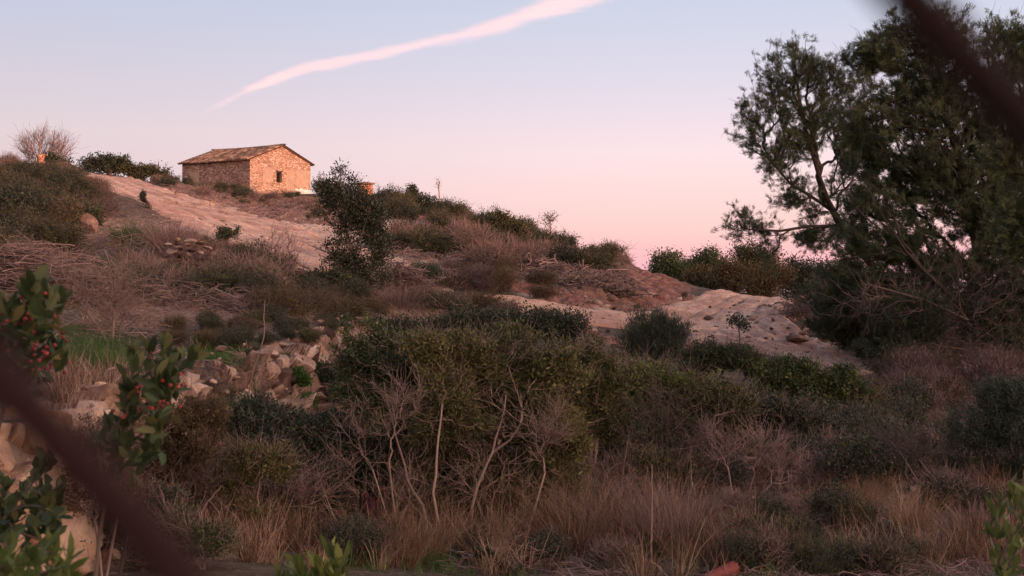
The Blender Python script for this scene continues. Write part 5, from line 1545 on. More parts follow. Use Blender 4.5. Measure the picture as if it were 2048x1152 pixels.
# ---- leafless shrubs: base px, Y, blobs
bare = [
 ('bare_tree', 'fan shaped leafless tree on the skyline at the far left', 'tree', 92, 62, [(90, 295, 48, 30), (60, 300, 24, 24), (125, 302, 22, 26), (85, 275, 20, 14)], 230, 'twig', 101, dict(r_root=.06, r_tip=.010, twigs=900, twl=(.3, .8), twr=.006, straight=True, tup=.8, alpha=.7)),
 ('bare_shrub', 'leafless pale shrub with upright twigs beside the dark shrub before the track', 'bush', 578, 27.5, [(565, 480, 28, 26), (590, 500, 20, 26), (545, 500, 18, 22)], 80, 'twig', 102, dict(r_root=.025, r_tip=.005, twigs=160, twl=(.15, .5), straight=True, tup=.7)),
 ('bare_shrub', 'pale forked leafless shrub on the hillside below the round bush', 'bush', 950, 46, [(935, 480, 26, 22), (965, 485, 22, 22), (950, 500, 22, 20)], 110, 'palebark', 103, dict(r_root=.05, r_tip=.010, twigs=420, twl=(.2, .6), twr=.007, tup=.4)),
 ('bare_shrub', 'pale leafless twigs rising over the green grass at the left', 'bush', 225, 15.5, [(190, 610, 50, 50), (250, 600, 50, 50), (150, 570, 50, 40), (230, 560, 60, 36)], 150, 'palebark', 104, dict(r_root=.018, r_tip=.004, twigs=600, twl=(.1, .4), tup=.2)),
 ('bare_shrub', 'small white forked leafless shrub right of the centre thicket', 'bush', 1187, 14.8, [(1180, 935, 30, 30), (1225, 930, 36, 26)], 50, 'palebark', 105, dict(r_root=.014, r_tip=.003, twigs=130, twl=(.08, .25), tup=.3)),
 ('bare_shrub', 'low tangle of bare twigs in the shade under the centre thicket', 'bush', 760, 12.7, [(700, 930, 70, 50), (760, 980, 60, 50), (680, 1010, 60, 40), (840, 960, 70, 50)], 90, 'palebark', 106, dict(r_root=.012, r_tip=.003, twigs=260, twl=(.1, .35), tup=.1)),
 ('bare_shrub', 'tangle of bare twigs at the right foot of the centre thicket', 'bush', 985, 12.7, [(980, 960, 60, 50), (1050, 990, 60, 40), (930, 930, 50, 50)], 80, 'palebark', 107, dict(r_root=.012, r_tip=.003, twigs=240, twl=(.1, .35), tup=.1)),
 ('bare_shrub', 'fine bare twigs threading the upper left of the centre thicket', 'bush', 800, 12.3, [(770, 830, 44, 60), (820, 800, 40, 60), (720, 850, 44, 44)], 60, 'palebark', 111, dict(r_root=.010, r_tip=.0022, twigs=300, twl=(.08, .3), tup=.3)),
 ('bare_shrub', 'fine reddish bare twigs threading the right of the centre thicket', 'bush', 1040, 12.4, [(1010, 830, 40, 60), (1060, 880, 44, 50), (1110, 860, 36, 50)], 60, 'palebark', 112, dict(r_root=.010, r_tip=.0022, twigs=300, twl=(.08, .3), tup=.3)),
 ('bare_shrub', 'bare grey stems rising through the tall olive shrub below the broom', 'bush', 1300, 14.3, [(1270, 850, 50, 60), (1330, 830, 44, 60), (1380, 880, 44, 44)], 70, 'darkbark', 113, dict(r_root=.010, r_tip=.0022, twigs=500, twl=(.08, .35), tup=.4)),
 ('bare_shrub', 'bare grey stems rising before the shadowy green bush', 'bush', 1480, 14.2, [(1450, 890, 50, 50), (1520, 900, 50, 50), (1570, 930, 40, 40)], 80, 'twig', 114, dict(r_root=.010, r_tip=.0022, twigs=600, twl=(.08, .35), tup=.4)),
 ('bare_shrub', 'brown bare stems in front of the pale brown tussock and the dark right bush', 'bush', 1830, 14.0, [(1800, 900, 50, 40), (1860, 910, 50, 40)], 70, 'darkbark', 115, dict(r_root=.010, r_tip=.0022, twigs=500, twl=(.08, .35), tup=.4)),
 ('dead_shrub', 'leaning dead stems in the dark gap below the bluish bush', 'bush', 520, 12.2, [(440, 980, 60, 60), (520, 1000, 60, 50), (600, 1000, 60, 50)], 110, 'twig', 108, dict(r_root=.014, r_tip=.003, twigs=600, twl=(.15, .45), tup=.4)),
 ('dead_shrub', 'greyish dead shrub under the wire at the lower left', 'bush', 330, 10.8, [(330, 900, 60, 50), (270, 960, 60, 50), (390, 950, 60, 50)], 120, 'darkbark', 109, dict(r_root=.012, r_tip=.003, twigs=700, twl=(.1, .35), tup=.1)),
]
for (nm_, lab, cat, bpx, bY, bl, tips, bk, seed, kw) in bare:
    base = gp(bpx, bY)
    rngt = np.random.default_rng(seed)
    tr = []
    for q in bl:
        c = P(q[0], q[1]+q[3]*.3, bY)
        s0 = base+np.append(rngt.normal(size=2)*.05*bY/20, -.1)
        tr.append(np.array([s0, s0+(c-s0)*.35+rngt.normal(size=3)*.02*bY/20, s0+(c-s0)*.7]))
    if seed not in (51, 82, 83, 84, 85, 86, 61, 70, 73, 89):
        leaf = (int(leaf[0]*1.2), leaf[1]*.65)+leaf[2:]
        tips = int(tips*1.5)
        kw['clump'] = max(kw.get('clump', 0), .4)
    plant(nm_, lab, cat, base, pxblobs(bl, bY), tips, (M[bk],), tr, seed=seed, **kw)

# ---- trees and shrubs beyond the crest on the right
far = [
 ('far_pine', 'small rounded pine at the left end of the distant tree line', 66, [(1335, 520, 27, 17), (1322, 540, 24, 14), (1350, 545, 26, 16)], 'pine', 360),
 ('far_tree', 'low pale green tree just right of the small rounded distant pine', 70, [(1385, 535, 26, 14), (1372, 550, 22, 14)], 'olive', 240),
 ('far_pine', 'domed distant pine second from the left above the dark bushes', 68, [(1412, 512, 24, 14), (1425, 530, 28, 16), (1400, 540, 20, 14)], 'pine', 330),
 ('far_bush', 'dark purple brown bush below the domed distant pine', 56, [(1400, 560, 34, 24), (1430, 570, 34, 20), (1385, 580, 20, 14)], 'brown', 420),
 ('far_bush', 'dark thorny bush in the middle of the distant tree line', 54, [(1460, 560, 34, 32), (1480, 545, 26, 22)], 'brown', 420),
 ('far_tree', 'olive brown tree behind the low hanging pine branch', 58, [(1500, 510, 34, 24), (1490, 540, 30, 26), (1530, 530, 30, 28)], 'olive', 480),
 ('far_tree', 'reddish brown tree at the far end of the dirt path', 50, [(1530, 565, 34, 28), (1510, 580, 28, 16), (1555, 550, 28, 26)], 'brown', 480),
 ('far_tree', 'dark green tree behind the slender pine trunk', 54, [(1590, 550, 34, 28), (1610, 575, 34, 24), (1570, 580, 26, 16)], 'oak', 480),
 ('far_tree', 'mid green tree below the pink gap in the leaning pine', 60, [(1650, 545, 40, 22), (1690, 540, 36, 22), (1640, 570, 40, 24)], 'oak', 460),
 ('far_tree', 'dark tree seen through the lower branches of the big pine', 48, [(1740, 560, 46, 36), (1700, 590, 40, 26), (1780, 590, 40, 30)], 'oak', 460),
 ('far_tree', 'dim tree behind the trunk of the big pine', 46, [(1860, 560, 56, 50), (1900, 600, 46, 34), (1820, 600, 40, 30)], 'olive', 460),
 ('far_tree', 'pale brown bush glimpsed at the right edge behind the pine', 44, [(2010, 600, 50, 30), (1960, 620, 46, 26), (2060, 590, 50, 36)], 'brown', 400),
 ('far_bush', 'dense olive bush beside the rubble mound at the path crest', 43, [(1640, 590, 34, 24), (1670, 610, 34, 24), (1610, 596, 20, 12)], 'oak', 420),
 ('far_bush', 'green bush on the right bank behind the rubble mound', 35, [(1700, 640, 50, 26), (1740, 660, 50, 26), (1670, 650, 34, 20)], 'blue', 420),
]
for i, (nm_, lab, Y, bl, lm, tips) in enumerate(far):
    bx = sum(q[0] for q in bl)/len(bl)
    base = gp(bx, Y)
    rngt = np.random.default_rng(200+i)
    tr = []
    for q in bl:
        c = P(q[0], q[1], Y)
        s0 = base+np.append(rngt.normal(size=2)*.1, -.1)
        tr.append(np.array([s0, s0+(c-s0)*.4+rngt.normal(size=3)*.12, s0+(c-s0)*.8]))
    plant(nm_, lab, 'tree' if nm_ != 'far_bush' else 'bush', base, pxblobs(bl, Y), tips, (M['pinebark'], M[lm]), tr, r_root=.08, r_tip=.012, clump=.35, sc=1.0,
          leaf=(20, .30, .0017*Y, .45, .2, 'q'), seed=300+i, parts=TC if nm_ != 'far_bush' else ('stem', 'foliage'))
# ------------------------------------------------------------------ blades and tussocks
def blades(acc, base, d, H, Wd, rng, tint, bend=.35):
    n = len(base)
    H = np.broadcast_to(H, (n,))[:, None]
    side = norm(np.cross(d, rdir(rng, n)))*Wd
    b = rng.normal(size=(n, 3))*H*bend*.5
    b[:, 2] = -np.abs(b[:, 2])*.6
    p0, p1, p2 = base, base+d*H*.55+b*.25, base+d*H+b
    V = np.stack([p0-side, p0+side, p1+side*.8, p1-side*.8, p2+side*.25, p2-side*.25], 1)
    k = np.arange(n)[:, None]*6
    acc.add(V.reshape(-1, 3), np.concatenate([k+[[0, 1, 2, 3]], k+[[3, 2, 4, 5]]]), np.tile(tint, 2))


def tuft_fan(acc, c, n, H, rad, Wd, rng, lean=.35, t0=.5, tv=.25):
    th = rng.uniform(0, 6.283, n)
    r = rad*np.sqrt(rng.random(n))
    base = c+np.stack([np.cos(th)*r, np.sin(th)*r, 0*r-.03], -1)
    d = np.stack([np.cos(th)*r/rad*lean, np.sin(th)*r/rad*lean, np.ones(n)], -1)+rng.normal(size=(n, 3))*.12
    blades(acc, base, norm(d), H*rng.uniform(.45, 1.15, n), Wd, rng, np.clip(t0+rng.normal(size=n)*tv, 0, 1))


def grass_stuff(name, label, regs, H, Wd, mat, seed, per=22, rad=.09, lean=.4, cat='grass'):
    rng = np.random.default_rng(seed)
    a = Acc()
    for (x0, x1, y0, y1, n, h) in regs:       # px range, depth range, number, height factor
        Y = np.sqrt(rng.uniform(y0**2, y1**2, n))
        px = rng.uniform(x0, x1, n)
        X = (px-1024)/F*Y
        keep = n2(X, Y, 1.8, seed) > .48
        X, Y = X[keep], Y[keep]
        Zt = gz_mesh(X, Y)
        nn_ = len(X)
        k = np.repeat(np.arange(nn_), per)
        hh = H*h*rng.uniform(.5, 1.3, nn_)[k]*rng.uniform(.5, 1.15, len(k))
        th = rng.uniform(0, 6.283, len(k))
        r = rad*np.sqrt(rng.random(len(k)))
        base = np.stack([X[k]+np.cos(th)*r, Y[k]+np.sin(th)*r, Zt[k]-.03], -1)
        d = norm(np.stack([np.cos(th)*r/rad*lean, np.sin(th)*r/rad*lean, np.ones(len(k))], -1)+rng.normal(size=(len(k), 3))*.16)
        tt = np.clip(.48+(rng.random(nn_)-.5)[k]*1.0+rng.normal(size=len(k))*.2, 0, 1)
        blades(a, base, d, hh, Wd*(np.mean([y0, y1])/14)**.6, rng, tt)
    o = link(name, a.mesh(name, mat))
    return tag(o, label, cat, kind='stuff')


grass_stuff('dry_grass', 'dry reddish grass covering the hollow in the foreground',
            [(450, 2100, 10.6, 13.2, 560, 1.0), (650, 1400, 12, 14, 350, 1.1), (1400, 2100, 10.6, 18, 420, .75), (1150, 1900, 14, 18, 120, 1.0), (100, 700, 10, 12, 260, .8)], .46, .0036, M['grassdry'], 61, per=20, rad=.06)
grass_stuff('tan_grass', 'tan grass on the terraces and slopes',
            [(300, 520, 26, 28, 120, .9), (500, 900, 20, 31, 900, .7), (0, 500, 15, 26, 220, .6), (100, 700, 28, 38, 250, .6), (780, 1260, 36, 66, 700, .6), (300, 700, 60, 90, 700, .7), (1560, 2048, 22, 34, 500, .6), (1500, 1900, 11, 15, 120, .5)],
            .36, .0030, M['grasstan'], 62, per=16)
grass_stuff('green_grass', 'fresh green grass in patches on the left terrace',
            [(130, 270, 13.0, 16.5, 240, .9), (110, 200, 14, 16, 90, 1.1), (390, 510, 14.3, 17, 220, .55), (240, 300, 31, 33, 60, .8), (1560, 1640, 12.5, 13.6, 24, .6), (1400, 1800, 10.5, 12, 60, .5), (640, 1000, 10.6, 12.6, 90, .8), (1000, 2048, 10.6, 14, 170, .9), (640, 760, 21, 23, 50, .5), (1600, 1690, 15.8, 17, 60, 1.3)],
            .26, .0026, M['grassgreen'], 63, per=20)

TUS = [
 (1150, 12.2, .78, .30, 'grassdry', 'tall reddish grass tussock right below the centre thicket'),
 (1240, 12.3, .80, .30, 'lilac', 'tall greyish tussock left of the single tall dry stalk'),
 (1345, 12.0, .84, .32, 'lilac', 'tall greyish tussock right of the single tall dry stalk'),
 (1375, 11.6, .40, .22, 'grassdry', 'short russet tussock above the broken terracotta pipe'),
 (980, 11.7, .50, .26, 'grassdry', 'russet tussock in front of the leaning trunk of the thicket'),
 (840, 11.6, .52, .28, 'grassdry', 'russet tussock between the dark stump and the straight thin trunk'),
 (730, 11.2, .42, .28, 'lilac', 'grey drooping tussock in front of the dark stump'),
 (1545, 11.7, .34, .24, 'grasstan', 'straw coloured tussock at the bottom right of the pipe'),
 (1720, 14.4, .36, .24, 'grasstan', 'golden brown tussock in the open stony patch'),
 (1760, 15.0, .34, .18, 'grassdry', 'dark russet tussock behind the golden one on the stony patch'),
 (1825, 13.0, .50, .26, 'grasstan', 'tall straw tussock at the right side of the stony patch'),
 (1660, 16.3, .60, .30, 'grassgreen', 'green upright tussock below the glossy bushes'),
 (1790, 17.0, .62, .42, 'grasstan', 'pale brown tussock before the dark right bush'),
 (1480, 15.8, .60, .36, 'grassdry', 'reddish tussock among the dry stalks behind the stony patch'),
 (1590, 15.6, .55, .34, 'lilac', 'grey pink tussock left of the green upright one'),
 (1700, 11.3, .36, .22, 'grassgreen', 'small green tussock at the bottom edge under the stony patch'),
 (1595, 13.3, .22, .16, 'grassgreen', 'small green tuft at the left end of the stony patch'),
 (1940, 12.4, .45, .30, 'lilac', 'grey tussock at the bottom right near the blurred yellow leaves'),
 (395, 27.2, .9, .5, 'lilac', 'large lilac grey feathery bush on the slope above the small dry stone wall'),
 (345, 29.0, .9, .55, 'lilac', 'lilac grey feathery bush left of the larger one above the small wall'),
 (405, 26.2, .42, .5, 'grasstan', 'orange grass tussock at the foot of the small dry stone wall'),
 (800, 29.5, .75, .45, 'lilac', 'grey feathery tussock right of the sparse small tree'),
 (265, 31.5, .7, .5, 'grassgreen', 'dark green tussock on the slope left of the feathery bushes'),
]
for i, (px, Y, H, r_, mk, lab) in enumerate(TUS):
    rng = np.random.default_rng(700+i)
    c = gp(px, Y)
    a = Acc()
    n = int(520*(H/.5)**.5) if Y < 20 else 900
    tuft_fan(a, np.zeros(3), n, H*1.05, r_*.55, .0016 if Y < 20 else .004, rng, .75, .5, .25)
    o = link('grass_tussock', a.mesh('grass_tussock', M[mk]), loc=tuple(float(v) for v in c))
    tag(o, lab, 'tussock')

# single tall stalks
def stalk(label, pts, r, mat='palebark', name='dry_stalk', cat='stalk'):
    p = np.array([P(*q) for q in pts])
    t = np.linspace(0, len(p)-1, 14)
    i = np.clip(t.astype(int), 0, len(p)-2)
    f = (t-i)[:, None]
    q = p[i]*(1-f)+p[i+1]*f
    rng = np.random.default_rng(int(abs(pts[0][0])))
    q[1:-1] += rng.normal(size=(12, 3))*r*.35
    a = Acc()
    tubes(a, q[None], np.linspace(r, r*.5, 14)[None], 7, [.5])
    o = link(name, a.mesh(name, M[mat], True, q[0]), loc=tuple(float(v) for v in q[0]))
    return tag(o, label, cat)


def gpy(px, Y):
    g = gp(px, Y)
    return 576-g[2]/Y*F


stalk('single tall pinkish dry stalk standing up from the foreground grass', [(1302, gpy(1302, 11.2)+3, 11.2), (1303, 1050, 11.2), (1304, 930, 11.2)], .011, 'palebark')
stalk('thin dry stalk leaning right above the golden tussock', [(1850, gpy(1850, 15), 15), (1810, 920, 15), (1775, 872, 15)], .008)
stalk('thin dry stalk rising left of the bluish bush to the rock outcrop', [(478, gpy(478, 13.5)-60, 13.6), (505, 745, 13.6), (528, 680, 13.6), (530, 600, 13.7)], .009)
stalk('dry stalk leaning among the dead stems at the lower left', [(385, 1070, 10.8), (410, 1010, 10.8), (442, 972, 10.8)], .010)
stalk('long pale fallen branch lying at the bottom right', [(1815, 1128, 11.6), (1850, 1138, 11.5), (1900, 1150, 11.4)], .014, name='fallen_branch', cat='branch')
stalk('grey fallen pole lying below the dark stump', [(610, 1108, 11.6), (680, 1112, 11.6), (735, 1110, 11.6)], .016, name='fallen_branch', cat='branch')
stalk('thin fallen branch in front of the stony patch', [(1420, 1105, 11.9), (1470, 1092, 12.0), (1520, 1082, 12.1)], .010, name='fallen_branch', cat='branch')
stalk('pale branch sloping down to the dark stump', [(640, 1040, 12.2), (680, 1070, 12.2), (722, 1095, 12.2)], .012, name='fallen_branch', cat='branch')
stalk('long grey branch lying across the brambles at the far left', [(10, 490, 24), (80, 486, 24), (150, 492, 24)], .03, name='fallen_branch', cat='branch')
for i, (x, y0, y1, Y) in enumerate([(1240, 1010, 870, 14), (1420, 1010, 905, 14.5), (1500, 960, 860, 15.5), (1345, 990, 890, 14.2), (1555, 1010, 900, 14.6)]):
    stalk(('thin upright dry stem left of the single tall stalk', 'thin upright dry stem right of the tall grey tussock', 'dry stem in front of the shadowy green bush', 'dry stem behind the tall grey tussock', 'dry stem at the left of the stony patch')[i],
          [(x, y0, Y), (x+6, (y0+y1)/2, Y), (x+18, y1, Y)], .006)

# dark rotten stump and the broken terracotta pipe
g = gp(742, 12.0)
st = empty('burnt_stump', g, 'tall dark reddish tree stump left of the centre thicket', 'stump')
a = Acc()
rng = np.random.default_rng(77)
top = (576-988)/F*12.0-g[2]
ths = np.linspace(0, 2*math.pi, 28, endpoint=False)
lv = np.linspace(-.1, 1, 14)
V = []
for l in lv:
    for t in ths:
        r = .105*(1-.12*max(l, 0))*(1+.16*(n3(np.array([math.cos(t)*2, math.sin(t)*2, l*1.2]), 1.5)-.5)*2)+(.05*(1-l)**4 if l < 1 else 0)
        zz = l*top+(rng.uniform(-.09, .03) if l == 1 else 0)
        V.append((math.cos(t)*r, math.sin(t)*r, zz))
n = len(ths)
q = [[i*n+j, i*n+(j+1) % n, (i+1)*n+(j+1) % n, (i+1)*n+j] for i in range(len(lv)-1) for j in range(n)]
a.add(V, q, rng.random(len(q)))
link('bark', a.mesh('bark', M['burnt'], True), st)
a = Acc()
V = [(math.cos(t)*.085, math.sin(t)*.085, top-.08+rng.uniform(-.02, .02)) for t in ths]
a.add(V, [list(range(n))])
link('rotten_core', a.mesh('rotten_core', M['burnt']), st)

g = P(1432, 1142, 10.9)
g[2] = float(gz_mesh(g[0], g[1])[0])+.015
pi_ = empty('terracotta_pipe', g, 'broken red terracotta half pipe lying in the grass at the bottom edge', 'pipe')
a = Acc()
rng = np.random.default_rng(5)
nt, nl_ = 20, 9
V = []
for rr in (.085, .068):
    for i in range(nl_):
        for j in range(nt):
            th = -.3+j/(nt-1)*(math.pi+.6)
            jag = (.03*rng.random() if i in (0, nl_-1) else 0)
            V.append((math.cos(th)*rr*.8, -.2+i*.05+jag, math.sin(th)*rr*.8))
o_ = nl_*nt
q = []
for i in range(nl_-1):
    for j in range(nt-1):
        k = i*nt+j
        q += [[k, k+1, k+nt+1, k+nt], [k+o_, k+o_+nt, k+o_+nt+1, k+o_+1]]
for j in range(nt-1):
    q += [[j, j+o_, j+o_+1, j+1], [(nl_-1)*nt+j, (nl_-1)*nt+j+1, (nl_-1)*nt+j+1+o_, (nl_-1)*nt+j+o_]]
for i in range(nl_-1):
    q += [[i*nt, (i+1)*nt, (i+1)*nt+o_, i*nt+o_], [i*nt+nt-1, i*nt+nt-1+o_, (i+1)*nt+nt-1+o_, (i+1)*nt+nt-1]]
a.add(V, q)
link('pipe_shell', a.mesh('pipe_shell', M['terracotta'], False), pi_)
pi_.rotation_euler = (.25, .35, -.9)
# red clay post like edge beside the orange path
a = Acc()
rock(a, (0, 0, 0), (.07, .10, .30), np.random.default_rng(4), 10, True, .3)
c = P(1171, 655, 27.5)
tag(link('clay_block', a.mesh('clay_block', M['terracotta']), loc=tuple(float(v) for v in c)), 'upright dark red clay block at the left end of the orange earth path', 'clay block')

# stones lying in the open patch
rng = np.random.default_rng(15)
a = Acc()
for k in range(1900):
    reg = rng.integers(0, 10)
    if reg < 6:
        p = gp(rng.uniform(1400, 1950), rng.uniform(11.3, 15.5))
        s = rng.gamma(2, .010)+.006
    elif reg < 8:
        p = gp(rng.uniform(1120, 1680), rng.uniform(27, 43), .05)
        s = rng.gamma(2, .025)+.015
    else:
        p = gp(rng.uniform(300, 680), rng.uniform(45, 75))
        s = rng.gamma(2, .022)+.02
    rock(a, p, (s*rng.uniform(.8, 1.6), s, s*.6), rng, 6, False)
tag(link('loose_stones', a.mesh('loose_stones', M['rock'])), 'small pale stones scattered over the bare patches', 'gravel', kind='stuff')

# ------------------------------------------------------------------ cut brush, dead wood heaps and scattered shrubs
def twig_litter(name, label, regs, mat, seed, kind='stuff', cat='litter'):
    rng = np.random.default_rng(seed)
    a = Acc()
    for (x0, x1, y0, y1, n, L, r, h) in regs:
        Y = np.sqrt(rng.uniform(y0**2, y1**2, n))
        X = (rng.uniform(x0, x1, n)-1024)/F*Y
        keep = (n2(X, Y, .7, seed) > .35) & (path_mask(X, Y) < .3)
        X, Y = X[keep], Y[keep]
        n = len(X)
        c = np.stack([X, Y, gz_mesh(X, Y)+h*rng.random(n)**2*n2(X, Y, .5, 3)*1.6+.02], -1)
        d = rdir(rng, n)
        d[:, 2] = np.abs(d[:, 2])*.45
        l = (L*rng.uniform(.4, 1.3, n))[:, None]
        pth = np.stack([c-d*l*.5, c+rng.normal(size=(n, 3))*l*.08, c+d*l*.5+rng.normal(size=(n, 3))*l*.05], 1)
        rr = r*rng.uniform(.5, 1.5, n)
        tubes(a, pth, np.stack([rr, rr*.8, rr*.4], 1), 3, rng.random(n))
    return tag(link(name, a.mesh(name, mat)), label, cat, kind=kind)


twig_litter('brush_litter', 'grey pink cut twigs littering the slopes',
            [(330, 700, 60, 84, 7000, .9, .016, .25), (0, 320, 14, 30, 3600, .6, .005, .3), (320, 640, 18, 27, 2600, .5, .005, .2), (560, 900, 22, 32, 3200, .5, .005, .2), (100, 520, 30, 46, 4200, .7, .009, .35), (790, 1260, 40, 66, 7500, .9, .012, .35),
             (1650, 2048, 22, 30, 2600, .6, .006, .25), (1100, 2048, 10.6, 19, 11000, .35, .003, .12), (450, 1100, 11, 15, 4500, .4, .003, .25), (1500, 1680, 30, 40, 700, .5, .008, .2), (150, 340, 62, 76, 900, .9, .014, .2)], M['twig'], 71)


def heap(name, label, bl, Y, n, L, r, seed, mat='twig'):
    """a pile of cut branches: many crooked tubes inside the blobs, resting on the ground"""
    rng = np.random.default_rng(seed)
    pts = blob_points(pxblobs(bl, Y), n, rng, 0, .8)
    g_ = gz_mesh(pts[:, 0], pts[:, 1])
    pts[:, 2] = np.maximum(pts[:, 2], g_+.03)
    d = rdir(rng, n)
    d[:, 2] = np.abs(d[:, 2])*.6-.1
    l = (L*rng.uniform(.4, 1.4, n))[:, None]
    e0, e1 = pts-d*l*.5, pts+d*l*.5
    m1 = pts-d*l*.15+rng.normal(size=(n, 3))*l*.07
    m2 = pts+d*l*.2+rng.normal(size=(n, 3))*l*.07
    rr = r*rng.uniform(.4, 1.6, n)**1.5
    a = Acc()
    b0 = gp(bl[0][0], Y)
    tubes(a, np.stack([e0, m1, m2, e1], 1), np.stack([rr, rr*.85, rr*.7, rr*.35], 1), 4, rng.random(n))
    return tag(link(name, a.mesh(name, M[mat], False, b0), loc=tuple(float(v) for v in b0)), label, 'brush pile')


heap('brush_pile', 'long dark pile of cut branches on the slope left of the red earth', [(1190, 575, 60, 22), (1130, 560, 50, 22), (1080, 550, 44, 20), (1230, 590, 30, 16)], 43, 3800, 1.1, .022, 81)
heap('brush_pile', 'heap of silvery cut branches at the foot of the red earth slope', [(1215, 602, 46, 12), (1160, 590, 40, 14)], 39.5, 1500, 1.0, .022, 82, 'palebark')
heap('brush_pile', 'dark heap of dead branches below the round ridge bush', [(1000, 535, 50, 18), (950, 540, 34, 18)], 44, 1500, 1.0, .018, 83, 'darkbark')
heap('brush_pile', 'dead branches strewn over the rubble mound beside the dirt path', [(1600, 640, 40, 20), (1640, 660, 30, 20)], 34.5, 700, .6, .010, 87)
heap('brush_pile', 'tangled brambles on the slope right of the small tree', [(800, 560, 40, 28), (780, 590, 36, 18), (830, 575, 30, 18)], 33.5, 1500, .8, .010, 84)
heap('brush_pile', 'pinkish tangle of dry brambles above the left terrace', [(90, 560, 110, 50), (30, 520, 60, 40), (180, 590, 70, 40)], 20, 2800, .7, .006, 85)
heap('brush_pile', 'brown tangle of brambles between the left grass and the dark shrub', [(400, 620, 90, 34), (320, 600, 70, 34), (500, 620, 70, 30)], 21.5, 3200, .6, .005, 86)

# prototypes scattered over the slopes: one dry, one leafy, one heathy, one thorny
def proto(seed, mats, leaf, tips, w_, h, twigs, twr, name='scrub_bush', lab='x', Y=40):
    return plant(name, lab, 'bush', (0, 0, 0), [(np.array([0, 0, h*.6]), np.array([w_, w_, h*.5])), (np.array([w_*.5, .1, h*.4]), np.array([w_*.6, w_*.6, h*.4])), (np.array([-w_*.5, -.1, h*.45]), np.array([w_*.6, w_*.6, h*.35]))],
                 tips, mats, [np.array([[0, 0, -.15], [0, 0, .1]]), np.array([[.1, .05, -.15], [w_*.3, .1, h*.35]]), np.array([[-.1, 0, -.15], [-w_*.35, -.05, h*.3]])], .02, .006, leaf=leaf, seed=seed, twigs=twigs, twl=(.15, .45), twr=twr, clump=.3, sc=2)


def proto_name(n_):
    return {'dry': 'leafless_bush', 'green': 'leafy_bush', 'heath': 'heathy_bush'}[n_]


PR = {
    'dry': [proto(401, (M['twig'], M['brown']), (5, .15, .07, .16, .6, 'q'), 260, .55, .8, 1100, .006), proto(402, (M['twig'], M['brown']), (9, .15, .06, .25, .5, 'q'), 260, .6, .65, 700, .006)],
    'green': [proto(403, (M['darkbark'], M['olive']), (17, .15, .06, .45, .3, 'q'), 280, .6, .8, 200, .006), proto(404, (M['darkbark'], M['oak']), (17, .15, .06, .5, .2, 'q'), 280, .55, .85, 200, .006)],
    'heath': [proto(405, (M['darkbark'], M['brown']), (20, .12, .06, .2, .9, 'q'), 280, .6, .6, 300, .005), proto(406, (M['darkbark'], M['lilac']), (18, .12, .07, .12, 1.1, 'q'), 280, .5, .6, 500, .005)],
}
for _k, _v in PR.items():
    for _o in _v:
        _o.name = proto_name(_k)
used = set()
LM = [(85, 310, 'the ruined pillar'), (262, 340, 'the masonry stub'), (410, 350, 'the house side wall'), (560, 350, 'the house window'), (612, 380, 'the whitewashed patch'), (730, 378, 'the brick pillar'),
      (878, 380, 'the thin pale ridge sapling'), (830, 390, 'the round topped ridge shrub'), (1010, 455, 'the rounded ridge bush'), (1100, 440, 'the airy pink sapling'), (690, 385, 'the sparse tree crown'),
      (712, 560, 'the sparse tree foot'), (650, 570, 'the near black bush'), (515, 540, 'the dark reddish shrub'), (575, 480, 'the upright bare twigs'), (390, 545, 'the small dry stone wall'), (395, 490, 'the lilac feathery bush'),
      (286, 400, 'the narrow upright shrub'), (450, 470, 'the bright tipped shrub'), (176, 446, 'the half buried pale stone'), (90, 490, 'the long grey branch'), (100, 350, 'the dark oak shrub'), (30, 400, 'the olive green left bush'),
      (230, 730, 'the left green grass'), (560, 700, 'the flat topped boulder'), (668, 672, 'the rounded pale boulder'), (850, 622, 'the small ochre boulder'), (940, 480, 'the pale forked shrub'), (1130, 560, 'the dark brush pile'),
      (1215, 602, 'the silvery cut branches'), (1290, 570, 'the red earth slope'), (1210, 655, 'the orange earth path'), (1171, 655, 'the red clay block'), (1310, 680, 'the feathery broom'), (1480, 650, 'the lone tiny sapling'),
      (1592, 676, 'the grey mound boulder'), (1600, 630, 'the rubble mound'), (1430, 610, 'the path crest'), (1335, 520, 'the small rounded far pine'), (1412, 515, 'the domed far pine'), (1500, 510, 'the olive brown far tree'),
      (1590, 470, 'the low hanging pine branch'), (1740, 525, 'the leaning pine foot'), (1915, 760, 'the big pine foot'), (1838, 640, 'the thin dead trunk'), (1740, 570, 'the bare pine twigs'), (1585, 750, 'the bright glossy bush'),
      (1675, 780, 'the right glossy bush'), (1430, 715, 'the dark glossy bush'), (1980, 880, 'the dark feathery right bush'), (1304, 1000, 'the single tall stalk'), (1720, 1000, 'the golden tussock'), (1790, 900, 'the leaning thin stalk'),
      (1187, 935, 'the white forked shrub'), (950, 760, 'the centre thicket'), (845, 540, 'the soft grey green bush'), (905, 580, 'the brown heathy slope bush'), (1060, 590, 'the red bank')]
LU = set()


def land_label(adj, c, s):
    px, py = 1024+c[0]/c[1]*F, 576-(c[2]+.4)/c[1]*F
    for lx, ly, nm in sorted(LM, key=lambda q: (q[0]-px)**2+(q[1]-py)**2*1.5):
        dx, dy = px-lx, py-ly
        if abs(dx) > abs(dy)*1.2:
            rel = 'left of' if dx < 0 else 'right of'
        elif abs(dy) > abs(dx)*1.2:
            rel = 'above' if dy < 0 else 'below'
        else:
            rel = ('above' if dy < 0 else 'below')+(' and left of' if dx < 0 else ' and right of')
        rel = ('just ' if math.hypot(dx, dy) < 45 else '')+rel
        if (adj, rel, nm) not in LU:
            LU.add((adj, rel, nm))
            return adj+' '+rel+' '+nm
    return adj


